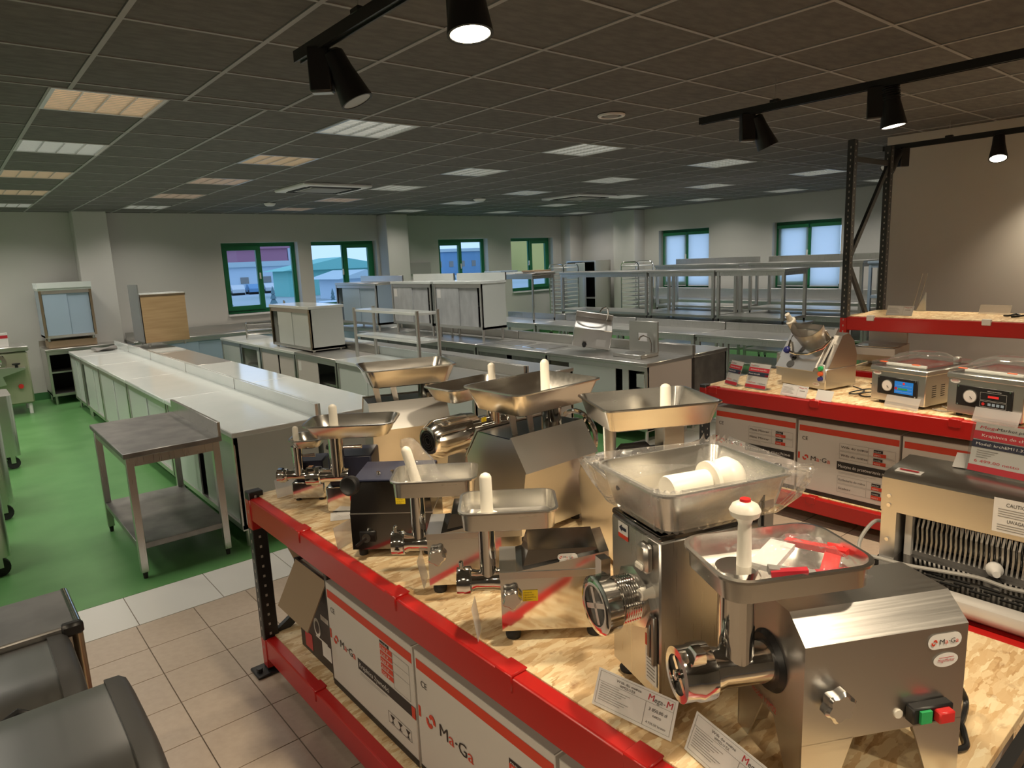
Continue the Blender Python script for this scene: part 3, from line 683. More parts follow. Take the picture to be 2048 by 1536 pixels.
# stacked tables
l5 = ['steel table with shelf, first of the raised row beside the tall black rack', 'steel table with shelf, middle one of the raised row', 'long steel table with shelf, window end of the raised row']
for (a, b), lab in zip(((5.10, 6.25), (6.27, 7.58), (7.60, 9.75)), l5): table(lab, 9.35, b, FL, b-a, .7, H=.80, z=.85, shelf=.05, upst=False, leg=.045)
for i, (a, b) in enumerate(((5.0, 6.6), (6.62, 8.2), (8.22, 9.8))): table(['steel table carrying the first raised table', 'steel table carrying the middle raised table', 'steel table carrying the long raised table'][i], 9.3, b, FL, b-a, .75, shelf=.2, upst=False)
for (a, b), lab in zip(((4.62, 6.55), (6.72, 8.55)), ('steel table with tall back edge stacked in front of the right-hand blind window', 'steel table with tall back edge stacked in front of the left-hand blind window')):
    table(lab, 10.75, b, FL, b-a, .7, H=.85, z=.86, shelf=.06, upst=True, leg=.045)
for i, (a, b) in enumerate(((4.55, 6.6), (6.65, 8.6))): table(['steel table below the back-edged one at the right-hand blind window', 'steel table below the back-edged one at the left-hand blind window'][i], 10.7, b, FL, b-a, .75, H=.86, shelf=.2, upst=False)
t = table('blue film-wrapped table frame between the tall black rack posts', 10.6, 4.5, FL, 1.1, .6, H=.84, z=.86, top='film_blue', legm='film_blue', shelf=.3, upst=False)
table('steel table under the blue film-wrapped frame', 10.55, 4.5, FL, 1.3, .75, H=.86, shelf=.2, upst=False)
table('long steel counter below the blind windows', 12.62, 10.6, FL, 5.6, .7, H=.92, shelf=.2, upst=True, uph=.2)
# tray trolleys
def trolley(label, x, y, rz):
    t = thing('tray_trolley', label, 'trolley', (x, y, 0), rz)
    for a in (0, .5):
        part('hoop', 'steel_polished', t, ('pipe', [(a, 0, .12), (a, 0, 1.70), (a, .03, 1.75), (a, .09, 1.77), (a, .41, 1.77), (a, .47, 1.75), (a, .5, 1.70), (a, .5, .12)], .014, 8))
    for z in [.3+.098*k for k in range(15)]: part('tray', 'sill_white', t, ('box', .012, .012, z, .488, .488, z+.022, .004))  # white slabs: the shine of the chrome runners is put into their colour
    for y_ in (.0, .5): part('base_bar', 'steel_polished', t, ('cyl', (0, y_, .14), (.5, y_, .14), .012, None, 8))
    for a in (0, .5):
        for b in (0, .5): part('caster', 'rubber', t, ('cyl', (a-.015, b, .06), (a+.015, b, .06), .06, None, 14))
trolley('chrome tray trolley in the corner by the green window', 11.7, 12.05, 0); trolley('chrome tray trolley beside the right wall pillar', 12.02, 10.0, radians(0))
# tall white display unit in the corner
t = thing('tall_cupboard', 'tall white-fronted steel cupboard with dark opening in the room corner', 'cupboard', (12.42, 11.7, 0))
mb = MB(); mb.box(.03, 0, 1.80, .58, 1.0, 1.83); mb.box(.03, 0, 0, .58, .03, 1.8); mb.box(.03, .97, 0, .58, 1.0, 1.8); mb.box(.55, .03, 0, .58, .97, 1.8); mb.build('carcass', 'steel_brushed', t)
part('door', 'film_white', t, ('box', .01, .35, .1, .03, .98, 1.78, .004)); part('shade_sheet', 'dark_inside', t, ('box', .5, .03, .1, .52, .97, 1.78)); part('inner_shelf', 'steel_satin', t, ('box', .05, .03, .9, .55, .97, .93))  # black sheet at the back paints in the cupboard's inner shade
# small dark sign board leaning on the back wall behind the cabinets
o = part('wall_board', 'box_grey', None, ('box', 0, 0, 0, .62, .03, .25, .004)); o.location = (8.15, 13.36, 1.70); tag(o, 'grey board hung on the back wall beside the pillar', 'board')
o = part('wall_rail', 'steel_brushed', None, ('box', 0, 0, 0, .9, .05, .05, .004)); o.location = (8.1, 13.35, 1.5); tag(o, 'steel rail fixed to the back wall below the grey board', 'rail')

# machines along the left edge of the aisle
def floor_machine(label, x, y, W, D, H, m, knobs=()):
    t = thing('wheeled_machine', label, 'machine', (x, y, 0))
    mb = MB(); mb.loft([[(px_, py_, z) for px_, py_, _ in rrect(W/2, D/2, .05, 0)] for z in (.14, H)]); mb.build('body', m, t)
    for a in (-W/2+.07, W/2-.07):
        for b in (-D/2+.07, D/2-.07):
            c_ = part('caster', 'rubber', t, ('cyl', (a, b-.02, .06), (a, b+.02, .06), .06, None, 16)); part('fork', 'steel_satin', c_, ('box', a-.02, b-.03, .06, a+.02, b+.03, .145))
    for k, (yy, zz) in enumerate(knobs):
        part('socket', 'steel_polished', t, ('cyl', (W/2, yy, zz), (W/2+.015, yy, zz), .03, None, 16)); part('socket_hole', 'plastic_black', t, ('cyl', (W/2+.01, yy, zz), (W/2+.017, yy, zz), .017, None, 12))
    return t
floor_machine('brushed steel machine on wheels with two round sockets at the aisle edge', .14, 8.95, .62, .6, .78, 'steel_brushed_v')
floor_machine('large brushed steel machine on black wheels at the aisle edge', -.15, 5.85, .58, .75, .86, 'steel_brushed_v')
floor_machine('steel machine on wheels between the two others at the aisle edge', -.02, 7.2, .55, .8, .82, 'steel_brushed_v')
t = thing('industrial_mincer', 'olive-grey floor mincer with side wheel and steel hopper by the back wall', 'mincer', (.55, 12.45, 0))
part('body', 'machine_green', t, ('box', -.35, -.3, .16, .36, .35, .92, .02)); part('top_tray', 'steel_brushed', t, ('box', -.38, -.33, .93, .38, .38, 1.0, .01))
part('chute', 'steel_satin', t, ('prism', [(.02, .60), (.30, .68), (.30, .70), (.1, .72), (-.2, .72), (-.2, .44), (.05, .48)], 'y', -.46, -.30))
part('side_wheel', 'steel_polished', t, ('lathe', (-.03, -.30, .80), (0, -1, 0), [(0, .05), (.05, .11), (.08, .13), (.11, .12), (.11, .07), (.05, .05)])); part('knob', 'plastic_black', t, ('lathe', (.2, -.4, .70), (0, 0, 1), [(0, .02), (.04, .02), (.05, .05), (.07, .05)]))
part('stop_button', 'button_red', t, ('cyl', (.22, -.3, .42), (.22, -.34, .42), .035, .03, 16))
for a in (-.28, .3):
    for b in (-.24, .28): part('foot', 'sill_white', t, ('cyl', (a, b, 0), (a, b, .165), .025, .025, 12))
o = thing('price_card', 'red and white price card on the olive-grey floor mincer', 'price card', (.42, 12.3, 1.0)); part('card', 'paper', o, ('box', 0, 0, 0, .3, .012, .2, .003)); f = Face((0, 0, 0), (1, 0, 0), (0, 0, 1), o); f.rect('print_crimson', .0, .12, .3, .165, 1); f.rect('print_black', .0, .085, .16, .11); f.done()
# dark-lidded appliances beside the photographer
def lidded(label, y0, y1, x1, flat=False):
    t = thing('lidded_appliance', label, 'appliance', (x1, y0, 0)); L = y1-y0; H = .88
    if flat:
        part('body', 'steel_satin', t, ('box', -.75, .01, .0, -.012, L-.01, H-.03, .01)); part('lid', 'steel_dark', t, ('box', -.76, 0, H-.03, -.015, L, H, .006))
        part('chrome_edge', 'steel_polished', t, ('cyl', (-.012, .02, H-.012), (-.012, L, H-.012), .014, None, 12)); part('corner_cap', 'plastic_black', t, ('box', -.06, -.006, H-.04, .004, .03, H+.004, .01)); part('corner_post', 'brass_and_reflection', t, ('cyl', (-.015, .015, .02), (-.015, .015, H-.03), .016, None, 12))
        return t
    def prof(x, dz=0):
        pts = []
        for i in range(13):
            a = i/12; yy = L*(1-a); zz = H-.012-.26*max(0, a-.62)**2-.02*max(0, .12-a)*4
            pts.append((yy, zz+dz))
        return pts
    top = prof(0)
    part('body', 'steel_satin', t, ('box', -.75, .03, 0, -.03, L-.02, H-.12, .01))
    lidp = top+[(y_, z_-.06) for y_, z_ in reversed(top)]
    part('lid', 'steel_lid', t, ('prism', lidp, 'x', -.75, -.055))
    cap = [(y_+(.004 if i < 6 else -.004), z_+.008) for i, (y_, z_) in enumerate(top)]
    mb = MB(); ring0 = cap+[(y_, z_-.14) for y_, z_ in reversed(top)]
    mb.loft([[(xx, (y_-L/2)*s+L/2, z_-dz) for y_, z_ in ring0] for xx, s, dz in ((-.056, 1, 0), (-.02, 1, .002), (-.004, .97, .012), (.002, .9, .03))]); mb.build('end_cap', 'plastic_grey_black', t)
    part('side_panel', 'plastic_black', t, ('box', -.03, .05, 0, -.005, L-.05, H-.1, .006))
    part('handle', 'plastic_black', t, ('pipe', [(-.22, -.01, H-.10), (-.20, -.01, H-.05), (-.16, 0, H-.035), (-.12, -.01, H-.06), (-.10, -.01, H-.12)], .014, 8))
    return t
lidded('flat steel-topped appliance with chrome edge behind two dark-lidded ones', 2.43, 2.75, .205, True)
lidded('dark curved-lid appliance with black end cap, between the flat-topped one and its twin', 2.072, 2.425, .165)
lidded('dark curved-lid appliance with black end cap, standing next to the floor walkway', 1.56, 2.04, .255)
# ================================================================== RACKS
def rack(label, x0, x1, y0, y1, decks, post_top, postm='rack_black', clips=(), braces=True, front_skip=False, beam='red_paint', ends=(True, True), holes=True):
    """posts at the four corners, red beams along y carrying chipboard decks; decks = z of deck tops"""
    t = thing('storage_rack', label, 'rack', (0, 0, 0)); pw, pd = .055, .07
    for yi, yy in enumerate((y0, y1-pw)):
        for xx in (x0, x1-pd):
            p = part('post', postm, t, ('box', xx, yy, .012, xx+pd, yy+pw, post_top, .004))
            fp = part('foot_plate', postm, p, ('box', xx-.06, yy-.03, 0, xx+pd+.02, yy+pw+.03, .014, .004)); part('bolt', 'rack_grey', p, ('cyl', (xx-.035, yy+.02, .012), (xx-.035, yy+.02, .032), .014, None, 6))
            if holes:
                h = MB(); z = .12
                while z < post_top-.05:
                    h.box(xx-.0015, yy+.022, z, xx, yy+.030, z+.016); h.box(xx+.026, yy-.0015, z+.025, xx+.036, yy, z+.037); z += .05
                h.build('slot_row', 'hole_light', p, smooth=0, kind='stuff')
        if braces and ends[yi]:
            n = max(1, round(post_top/.85)); zz = .15
            for k in range(n):
                za, zb = .15+k*(post_top-.3)/n, .15+(k+1)*(post_top-.3)/n
                a, b = (x0+pd/2, x1-pd/2) if k % 2 == 0 else (x1-pd/2, x0+pd/2)
                part('diagonal_brace', 'rack_grey', t, ('bar', (a, yy+pw/2, za), (b, yy+pw/2, zb), .025, .045))
            for za in (.15, post_top-.15): part('cross_brace', 'rack_grey', t, ('bar', (x0+pd/2, yy+pw/2, za), (x1-pd/2, yy+pw/2, za), .025, .045))
    for zd in decks:
        for xx in (x0+.003, x1-.055):
            b_ = part('beam', beam, t, ('box', xx, y0+pw, zd-.115, xx+.052, y1-pw, zd-.004, .006))
            part('beam_hook', beam, b_, ('box', xx-.004, y1-pw-.004, zd-.16, xx+.056, y1-pw+.055, zd-.01, .004))
            for cy in clips: part('beam_saddle', beam, b_, ('box', xx-.004, cy-.035, zd-.05, xx+.056, cy+.035, zd+.003, .004))
        part('deck_board', 'osb', t, ('box', x0+.05, y0+.02, zd-.022, x1-.05, y1-.02, zd, .001))
    return t
rack('low red-beamed rack carrying the meat grinders, its black post at the tiled walkway', .985, 2.08, .33, 3.215, (.90, .185), .925, clips=(2.62, 1.86, 1.28, .84), holes=True)
rack('red-beamed rack carrying the vacuum packers and vegetable cutter', 4.545, 5.66, -1.2, 3.17, (.90, .20), .91, postm='rack_grey', clips=(3.05, 2.24, 1.38), holes=True)
rack('tall dark rack with a red-beamed top shelf beside the partition wall', 5.88, 6.66, -1.3, 2.70, (1.355, .90), 2.79, postm='rack_grey', clips=(), holes=True)
rack('red-beamed rack carrying the bread slicer', 2.085, 3.05, -1.6, .93, (.90, .2), .905, clips=(.72,), holes=False)
# grey clamps on the edge of the tall rack's shelf
for i, yy in enumerate((2.42, 1.60)):
    o = part('shelf_clamp', 'sill_white', None, ('box', 0, 0, 0, .03, .06, .045, .004)); o.location = (5.872, yy, 1.325); tag(o, ['pale clamp on the tall rack shelf edge near the post', 'pale clamp on the tall rack shelf edge above the vacuum packers'][i], 'clamp')

# ------------------------------------------------------------------ cartons
def carton(label, x, y0, y1, z, D, H, design, cat='carton'):
    """front faces -X; y1 is the left edge seen from the front"""
    W = y1-y0; t = thing('carton', label, cat, (x, y1, z), -pi/2)   # local x runs along the front, y into the shelf
    part('body', 'box_white', t, ('box', 0, 0, 0, W, D, H, .003)); part('top_flap', 'box_grey', t, ('box', .002, .0, H, W/1-.002, D/2-.004, H+.003)); part('top_flap', 'box_grey', t, ('box', .002, D/2+.004, H, W-.002, D, H+.003))
    f = Face((0, 0, 0), (1, 0, 0), (0, 0, 1), t)
    f.rect('print_red', 0.012, H*.86, W-.004, H*.94); f.rect('print_black', 0, 0, W, H*.06)
    f.text('print_black', 'CE', W*.05, H*.74, H*.05)
    f.rect('print_red', W*.01, H*.47, W*.03, H*.56)
    design(f, W, H); f.done(); return t
def dA(f, W, H):
    f.brand(W*.06, H*.46, H*.072)
    f.rect('print_black', W*.37, H*.40, W, H*.50); f.text('print_white', 'Krajalnica żywności', W*.39, H*.43, H*.045, W*.34)
    f.rect('print_grey', W*.39, H*.375, W*.70, H*.379); f.rect('print_grey', W*.39, H*.36, W*.66, H*.363)
    f.rect('print_black', W*.66, H*.82, W*.76, H*.85, 1); f.text('print_white', 'model', W*.665, H*.823, H*.02, W*.08)
    for i in range(5):
        f.rect('print_red', W*.66, H*(.775-.055*i), W*.79, H*(.82-.055*i), 1); f.text('print_white', '2%d0 P' % (1+i % 3), W*.67, H*(.783-.055*i), H*.026, W*.08)
    f.frame('print_grey', W*.79, H*.52, W*.96, H*.82, .0015); f.rect('print_grey', W*.79, H*.74, W*.96, H*.743); f.rect('print_grey', W*.79, H*.66, W*.96, H*.663)
    f.rect('print_red', W*.965, H*.40, W, H*.50, 2)
    f.frame('print_black', W*.70, H*.16, W*.94, H*.26, .0018)
    for i in range(3):   # handling marks: glass, arrows, umbrella
        a = W*(.72+.08*i); f.poly('print_black', [(a, H*.24), (a+W*.05, H*.24), (a+W*.025, H*.20)], 1, 'handling_mark'); f.rect('print_black', a+W*.021, H*.175, a+W*.029, H*.20, 1, 'handling_mark'); f.rect('print_black', a+W*.008, H*.17, a+W*.042, H*.178, 1, 'handling_mark')
def dB(f, W, H):
    f.brand(W*.08, H*.46, H*.10)
    f.rect('print_black', W*.50, H*.36, W, H*.46); f.text('print_white', 'Food slicer', W*.52, H*.385, H*.05, W*.25)
    f.rect('print_black', W*.72, H*.71, W*.84, H*.745); f.text('print_white', 'model', W*.73, H*.715, H*.02, W*.09)
    for i in range(3): f.rect('print_red', W*.72, H*(.655-.06*i), W*.88, H*(.71-.06*i)); f.text('print_white', '210 P', W*.735, H*(.667-.06*i), H*.033, W*.1)
    f.frame('print_grey', W*.88, H*.5, W*.985, H*.72, .0015)
def table_rows(f, W, H, x0, x1, rows, two=()):
    for (y0, y1, txt) in rows:
        f.frame('print_grey', x0, y0, x1, y1, .0014); f.text('print_black', txt, x0+W*.015, y0+(y1-y0)*.35, H*.032, min(W*.26, len(txt)*H*.027))
        xm = x0+(x1-x0)*.62
        f.rect('print_grey', xm-W*.05, y0, xm-W*.048, y1); f.rect('print_black', xm, y0+(y1-y0)*.5, xm+W*.085, y0+(y1-y0)*.88); f.rect('print_red', xm-W*.002, y0, xm+W*.115, y0+(y1-y0)*.46)
        f.text('print_white', 'model', xm+W*.006, y0+(y1-y0)*.58, H*.018, W*.06); f.text('print_white', 'WM12', xm+W*.006, y0+(y1-y0)*.1, H*.02, W*.06)
def dC(rows, black, sub, bx):
    def d(f, W, H):
        f.brand(W*.06, H*.47, H*.066); table_rows(f, W, H, W*.44, W*.97, rows(H))
        f.rect('print_black', W*bx, H*.42, W*.985, H*.53); f.text('print_white', black, W*(bx+.015), H*.455, H*.042, W*(.93-bx))
        f.rect('print_grey', W*.44, H*.39, W*.8, H*.393); f.rect('print_grey', W*.44, H*.375, W*.72, H*.378)
        if sub:
            for i, (a, b, tx) in enumerate(((.24, .34, 'Kotleciarka do mięsa'), (.12, .23, 'Steker'))): table_rows(f, W, H, W*.43, W*.97, [(H*a, H*b, tx)])
    return d
carton('white carton with food-slicer print on the low shelf, beside the dark open box', 1.075, 1.905, 2.585, .186, .5, .47, dA)
carton('second white carton with red band on the low shelf below the grinders', 1.075, 1.19, 1.89, .186, .5, .47, dB)
carton('third white carton with red band on the low shelf, hidden mostly by the red beam', 1.075, .47, 1.175, .186, .5, .47, dB)
carton('white carton on the low shelf at the cable end of the grinder rack', 1.62, .42, 1.1, .186, .4, .50, dB)
carton('white carton printed Meat Mincer under the vegetable cutter', 4.62, 2.40, 3.07, .20, .6, .535, dC(lambda H: [(H*.70, H*.79, 'Meat Mincer'), (H*.59, H*.69, 'Meat Mincer')], 'processing machine', True, .40))
carton('white carton printed Wilk do mięsa under the vacuum packers', 4.62, 1.70, 2.385, .20, .6, .53, dC(lambda H: [(H*.68, H*.78, 'Wilk do mięsa'), (H*.57, H*.67, 'Wilk do mięsa')], 'Maszyna do przetwarzania mięsa', True, .42))
carton('white carton behind the bread slicer on the low shelf', 4.62, .98, 1.685, .20, .6, .53, dC(lambda H: [(H*.68, H*.78, 'Wilk do mięsa'), (H*.57, H*.67, 'Wilk do mięsa')], 'Maszyna do przetwarzania mięsa', True, .42))
# dark carton with an open flap
t = thing('open_box', 'dark printed carton with one brown flap hanging open, next to the black post', 'carton', (1.10, 2.98, .186), -pi/2)
mb = MB(); mb.box(0, 0, 0, .365, .01, .44); mb.box(0, .39, 0, .365, .40, .44); mb.box(0, .01, 0, .01, .39, .44); mb.box(.355, .01, 0, .365, .39, .44); mb.box(.01, .01, 0, .355, .39, .01); mb.build('body', 'box_black', t, smooth=0)
part('lining', 'box_grey', t, ('box', .012, .012, .42, .353, .388, .425))
MB(Matrix.Translation((0, 0, .44)) @ Matrix.Rotation(radians(28), 4, 'Y') @ Matrix.Rotation(0, 4, 'X')).box(-.24, .0, -.006, 0, .36, 0).build('side_flap', 'cardboard', t, smooth=0)
MB(Matrix.Translation((.0, 0, .44)) @ Matrix.Rotation(radians(62), 4, 'X')).box(.02, -.22, -.005, .345, 0, 0).build('front_flap', 'cardboard', t, smooth=0)
MB(Matrix.Translation((0, .4, .44)) @ Matrix.Rotation(radians(70), 4, 'X')).box(.02, 0, 0, .345, .2, .005).build('rear_flap', 'cardboard', t, smooth=0)
f = Face((0, 0, 0), (1, 0, 0), (0, 0, 1), t); f.disc('print_white', .20, .17, .035, .045); f.disc('box_black', .20, .17, .022, .03, 2); f.rect('print_white', .25, .23, .33, .255); f.rect('print_white', .24, .05, .33, .12); f.rect('print_white', .18, .12, .3, .127); f.rect('print_crimson', .05, .02, .13, .10); f.done()
t_ = part('dark_panel', 'box_black', t, ('box', .372, -.02, 0, .395, .3, .53, .003))

# ================================================================== MEAT GRINDERS   (local +x = direction of the mincing head)
ST, SP, SB = 'steel_tray', 'steel_polished', 'steel_brushed'
def pan(t, cx, cy, z, lx, ly, h, r=.045, flare=.03, name='feed_pan', m=ST, rot=0, lip=.008):
    """rounded open pan, z = bottom, lx, ly = rim half sizes"""
    M_ = Matrix.Translation((cx, cy, 0)) @ Matrix.Rotation(rot, 4, 'Z')
    g = .0025; mb = MB(M_)
    mb.loft([rrect(lx-flare-.02, ly-flare-.02, r*.6, z), rrect(lx-flare, ly-flare, r*.8, z+.008), rrect(lx-lip, ly-lip, r, z+h-.003), rrect(lx, ly, r+lip*.5, z+h-.005), rrect(lx, ly, r+lip*.5, z+h), rrect(lx-lip, ly-lip, r, z+h+.001),
             rrect(lx-flare-g, ly-flare-g, r*.8-g, z+.011), rrect(lx-flare-.022, ly-flare-.022, r*.6, z+.004)])
    return mb.build(name, m, t, smooth=50)
def head(t, x, z, L, r, ring=True, wing=True, y=0, m=SP, flange=True):
    """horizontal barrel from x outwards with screw ring and cutting plate"""
    b = MB(); prof = [(0, r*1.05), (.02, r*.92), (L*.55, r*.9), (L*.62, r*1.0), (L*.7, r*1.0)]
    b.lathe((x, y, z), (1, 0, 0), prof, n=28); hd = b.build('barrel', m, t)
    rg = MB(); rg.lathe((x+L*.66, y, z), (1, 0, 0), [(0, r*1.12), (.004, r*1.26), (L*.16, r*1.26), (L*.20, r*1.18), (L*.34, r*1.20), (L*.345, r*.88), (L*.26, r*.84)], n=32); ro = rg.build('screw_ring', m, hd)
    pl = MB(); pl.cyl((x+L*.9, y, z), (x+L*.935, y, z), r*.86, None, 28); plo = pl.build('cutting_plate', 'steel_dark', hd)
    sp = MB()
    for k in range(4):
        a = pi/4+k*pi/2; sp.bar((x+L*.95, y, z), (x+L*.95, y+r*.8*cos(a), z+r*.8*sin(a)), .012, .012)
    sp.lathe((x+L*.9, y, z), (1, 0, 0), [(0, .012), (L*.12, .010), (L*.13, .004)], n=12); sp.build('knife', SP, hd)
    if wing:
        for sg in (1, -1):
            wv = MB(); c_ = x+L*.86; wv.loft([[(c_+dx, y+sg*rr*.42+yy, z+sg*rr*.9) for dx, yy in ((-w_, -w_*1.6), (w_, -w_*1.6), (w_, w_*1.6), (-w_, w_*1.6))] for rr, w_ in ((r*1.1, .014), (r*1.45, .012), (r*1.75, .009))]); wv.build('ring_lug', m, ro)
    if flange: part('collar', 'plastic_black' if flange == 'black' else m, t, ('lathe', (x-.012, y, z), (1, 0, 0), [(0, r*1.35), (.014, r*1.4), (.024, r*1.25), (.024, r*1.0)], 28))
    return hd
def neck(t, x, y, z0, z1, r, m=SP):
    return part('feed_neck', m, t, ('lathe', (x, y, z0), (0, 0, 1), [(0, r), (z1-z0-.03, r), (z1-z0, r*1.15)], 24))
def plunger(t, x, y, z, h, r, m='plastic_white', top='dome', tiltM=None):
    if top == 'dome': prof = [(0, r*.9), (h*.9, r*.85), (h*.96, r*.62), (h*.99, r*.3), (h, .001)]
    else: prof = [(0, r*2.1), (h*.04, r*1.8), (h*.10, r*.95), (h*.55, r*.85), (h*.68, r*.8), (h*.74, r*1.0), (h*.79, r*1.75), (h*.86, r*1.95), (h*.93, r*1.6), (h*.97, r*.9), (h, .001)]
    mb = MB(tiltM); mb.lathe((x, y, z), (0, 0, 1), prof, 24); return mb.build('pusher', m, t)
def wheel_knob(t, x, y, z, d, r=.03, m='cast_alu', n=5):
    """lobed hand knob, d = outward direction"""
    mb = MB(); d = Vector(d).normalized(); a = d.orthogonal().normalized(); b = d.cross(a); c_ = Vector((x, y, z))
    ring = lambda h, k: [tuple(c_+d*h+(a*cos(2*pi*i/30)+b*sin(2*pi*i/30))*r*k*(1+.12*cos(n*2*pi*i/30))) for i in range(30)]
    mb.loft([ring(.006, .85), ring(.009, 1), ring(.026, 1), ring(.031, .82)]); mb.cyl(tuple(c_), tuple(c_+d*.014), r*.35); return mb.build('locking_knob', m, t)
def sticker(t, o, u, v, w_, h, m='label_yellow', txt=('Dotyczy', 'użytkownika', 'do dezynfekcji', 'sprzętu'), tm='print_black'):
    f = Face(o, u, v, t, .0015); f.rect(m, 0, 0, w_, h, 1, 'sticker')
    for i, s in enumerate(txt): f.text(tm, s, w_*.12, h*(.78-.22*i), h*.11, w_*(.5+.25*((i*7) % 3)/2), 2, 'sticker_lettering')
    f.done()
def brand_badge(t, o, u, v, w_, h):
    f = Face(o, u, v, t, .0015)
    pts = [(w_/2+sx*(w_/2-h/2)+h/2*cos(a), h/2+h/2*sin(a)) for sx, a0 in ((1, -pi/2), (-1, pi/2)) for a in [a0+pi*i/8 for i in range(9)]]
    f.poly('print_white', pts, 1, 'badge'); f.brand(w_*.09, h*.33, h*.33, 2); f.done()
def oval_badge(t, o, u, v, w_, h, txt='MegaMarket'):
    f = Face(o, u, v, t, .0015); f.disc('print_white', w_/2, h/2, w_/2, h/2, 1, 28, 'badge'); f.text('print_crimson', txt, w_*.16, h*.4, h*.22, w_*.66, 2, 'badge_lettering', .2); f.rect('print_crimson', w_*.2, h*.68, w_*.8, h*.72, 2, 'badge_lettering'); f.done()
def cable(label, pts, r=.006, m='plastic_black', name='power_cable'):
    P = [Vector(p) for p in pts]; out = []
    for i in range(len(P)-1):
        p0, p1, p2, p3 = P[max(i-1, 0)], P[i], P[i+1], P[min(i+2, len(P)-1)]
        for k in range(8):
            s = k/8; out.append(.5*((2*p1)+(-p0+p2)*s+(2*p0-5*p1+4*p2-p3)*s*s+(-p0+3*p1-3*p2+p3)*s**3))
    out.append(P[-1]); o = MB().pipe(out, r, 8).build(name, m); tag(o, label, 'cable'); return o
DK = .901
def box_body(t, L, W, z0, z1, m=SB, ch=.03, name='housing'):
    """housing with chamfered long top edges"""
    poly = [(-W/2, z0), (W/2, z0), (W/2, z1-ch), (W/2-ch*1.2, z1), (-W/2+ch*1.2, z1), (-W/2, z1-ch)]
    return part(name, m, t, ('prism', poly, 'x', -L/2, L/2), smooth=15)
# G1 — large grinder standing on flared legs, logo on its side
a1 = radians(151)
t = thing('meat_grinder', 'large brushed steel meat grinder on splayed legs with red and green switch', 'meat grinder', (1.345, .575, DK), a1)
box_body(t, .35, .235, .115, .365, SB, .045)
for sx in (-1, 1):
    for sy in (-1, 1):
        x0 = sx*.175; part('leg', SB, t, ('prism', [(x0, .117), (x0-sx*.11, .117), (x0-sx*.07, .0), (x0, .0)], 'y', sy*.1175, sy*.1125))
    part('leg_flange', SB, t, ('prism', [(-.117, .117), (-.02, .117), (-.075, 0), (-.117, 0)], 'x', sx*.175, sx*.171)); part('leg_flange', SB, t, ('prism', [(.117, .117), (.02, .117), (.075, 0), (.117, 0)], 'x', sx*.175, sx*.171))
head(t, .175, .225, .20, .045, flange='black')
neck(t, .25, 0, .235, .44, .036)
pan(t, .165, -.005, .405, .16, .115, .055, .05, .012)
plunger(t, .235, .0, .42, .155, .0155, 'plastic_white', 'knob')
part('red_dot', 'button_red', t, ('cyl', (.235, 0, .570), (.235, 0, .5765), .011, .010, 20))
wheel_knob(t, .115, .1175, .205, (0, 1, 0), .03, 'cast_alu', 6)
sw = part('switch_box', 'plastic_black', t, ('box', -.135, .1175, .135, -.045, .14, .17, .003)); part('start_button', 'button_green', sw, ('box', -.082, .138, .14, -.058, .146, .165)); part('stop_button', 'button_red', sw, ('box', -.125, .138, .14, -.09, .156, .165, .003))
part('indicator_lamp', 'plastic_white', t, ('cyl', (-.03, .1175, .15), (-.03, .121, .15), .009, None, 16))
brand_badge(t, (-.085, .1180, .275), (-1, 0, 0), (0, 0, 1), .075, .032); oval_badge(t, (-.10, .1180, .235), (-1, 0, 0), (0, 0, 1), .055, .03)
f = Face((.1755, -.085, .125), (0, 1, 0), (0, 0, 1), t); f.text('print_crimson', 'model WM22', .03, .0, .014, .09); f.done()
t_g1 = t
# accessories in a bag lying in its pan
bagt = thing('accessory_bag', 'clear bag with red and white sausage nozzles lying in the front grinder pan', 'bag', (0, 0, 0))
M1 = Matrix.Translation((1.345, .575, DK)) @ Matrix.Rotation(a1, 4, 'Z')
for i, (xa, ya, xb, yb, m, w_) in enumerate(((.19, .05, .06, .085, 'print_crimson', .022), (.10, .07, .02, -.02, 'button_red', .03), (.21, .02, .12, -.05, 'paper', .05), (.1, -.07, .03, .03, 'button_red', .02), (.14, .09, .22, .06, 'print_grey', .02), (.22, .07, .16, .095, 'print_crimson', .016))):
    MB(M1).bar((xa, ya, .432+.004*i), (xb, yb, .440+.004*i), w_, .012).build('packed_piece', m, bagt)
mb = MB(M1); vs = []; fs = []; NX, NY = 14, 12; random.seed(5)
for i in range(NX+1):
    for j in range(NY+1):
        u, v_ = i/NX, j/NY; edge = min(u, 1-u, v_, 1-v_)
        vs.append((.02+.21*u, -.09+.185*v_, .432+.035*min(1, edge*5)+random.uniform(-.006, .008)))
for i in range(NX):
    for j in range(NY): a = i*(NY+1)+j; fs.append((a, a+1, a+NY+2, a+NY+1))
mb.add(vs, fs); mb.build('film', 'clear_film', bagt, smooth=80)
cable('black power cable coiled behind the large splay-legged grinder', [(1.50, .49, 1.03), (1.56, .475, 1.03), (1.62, .46, .99), (1.655, .44, .93), (1.62, .43, .91), (1.568, .426, .909), (1.52, .445, .909), (1.49, .47, .91), (1.52, .49, .912), (1.599, .465, .918), (1.575, .425, .918), (1.545, .405, .909), (1.51, .393, .909), (1.481, .412, .909), (1.47, .45, .909)], .0065)
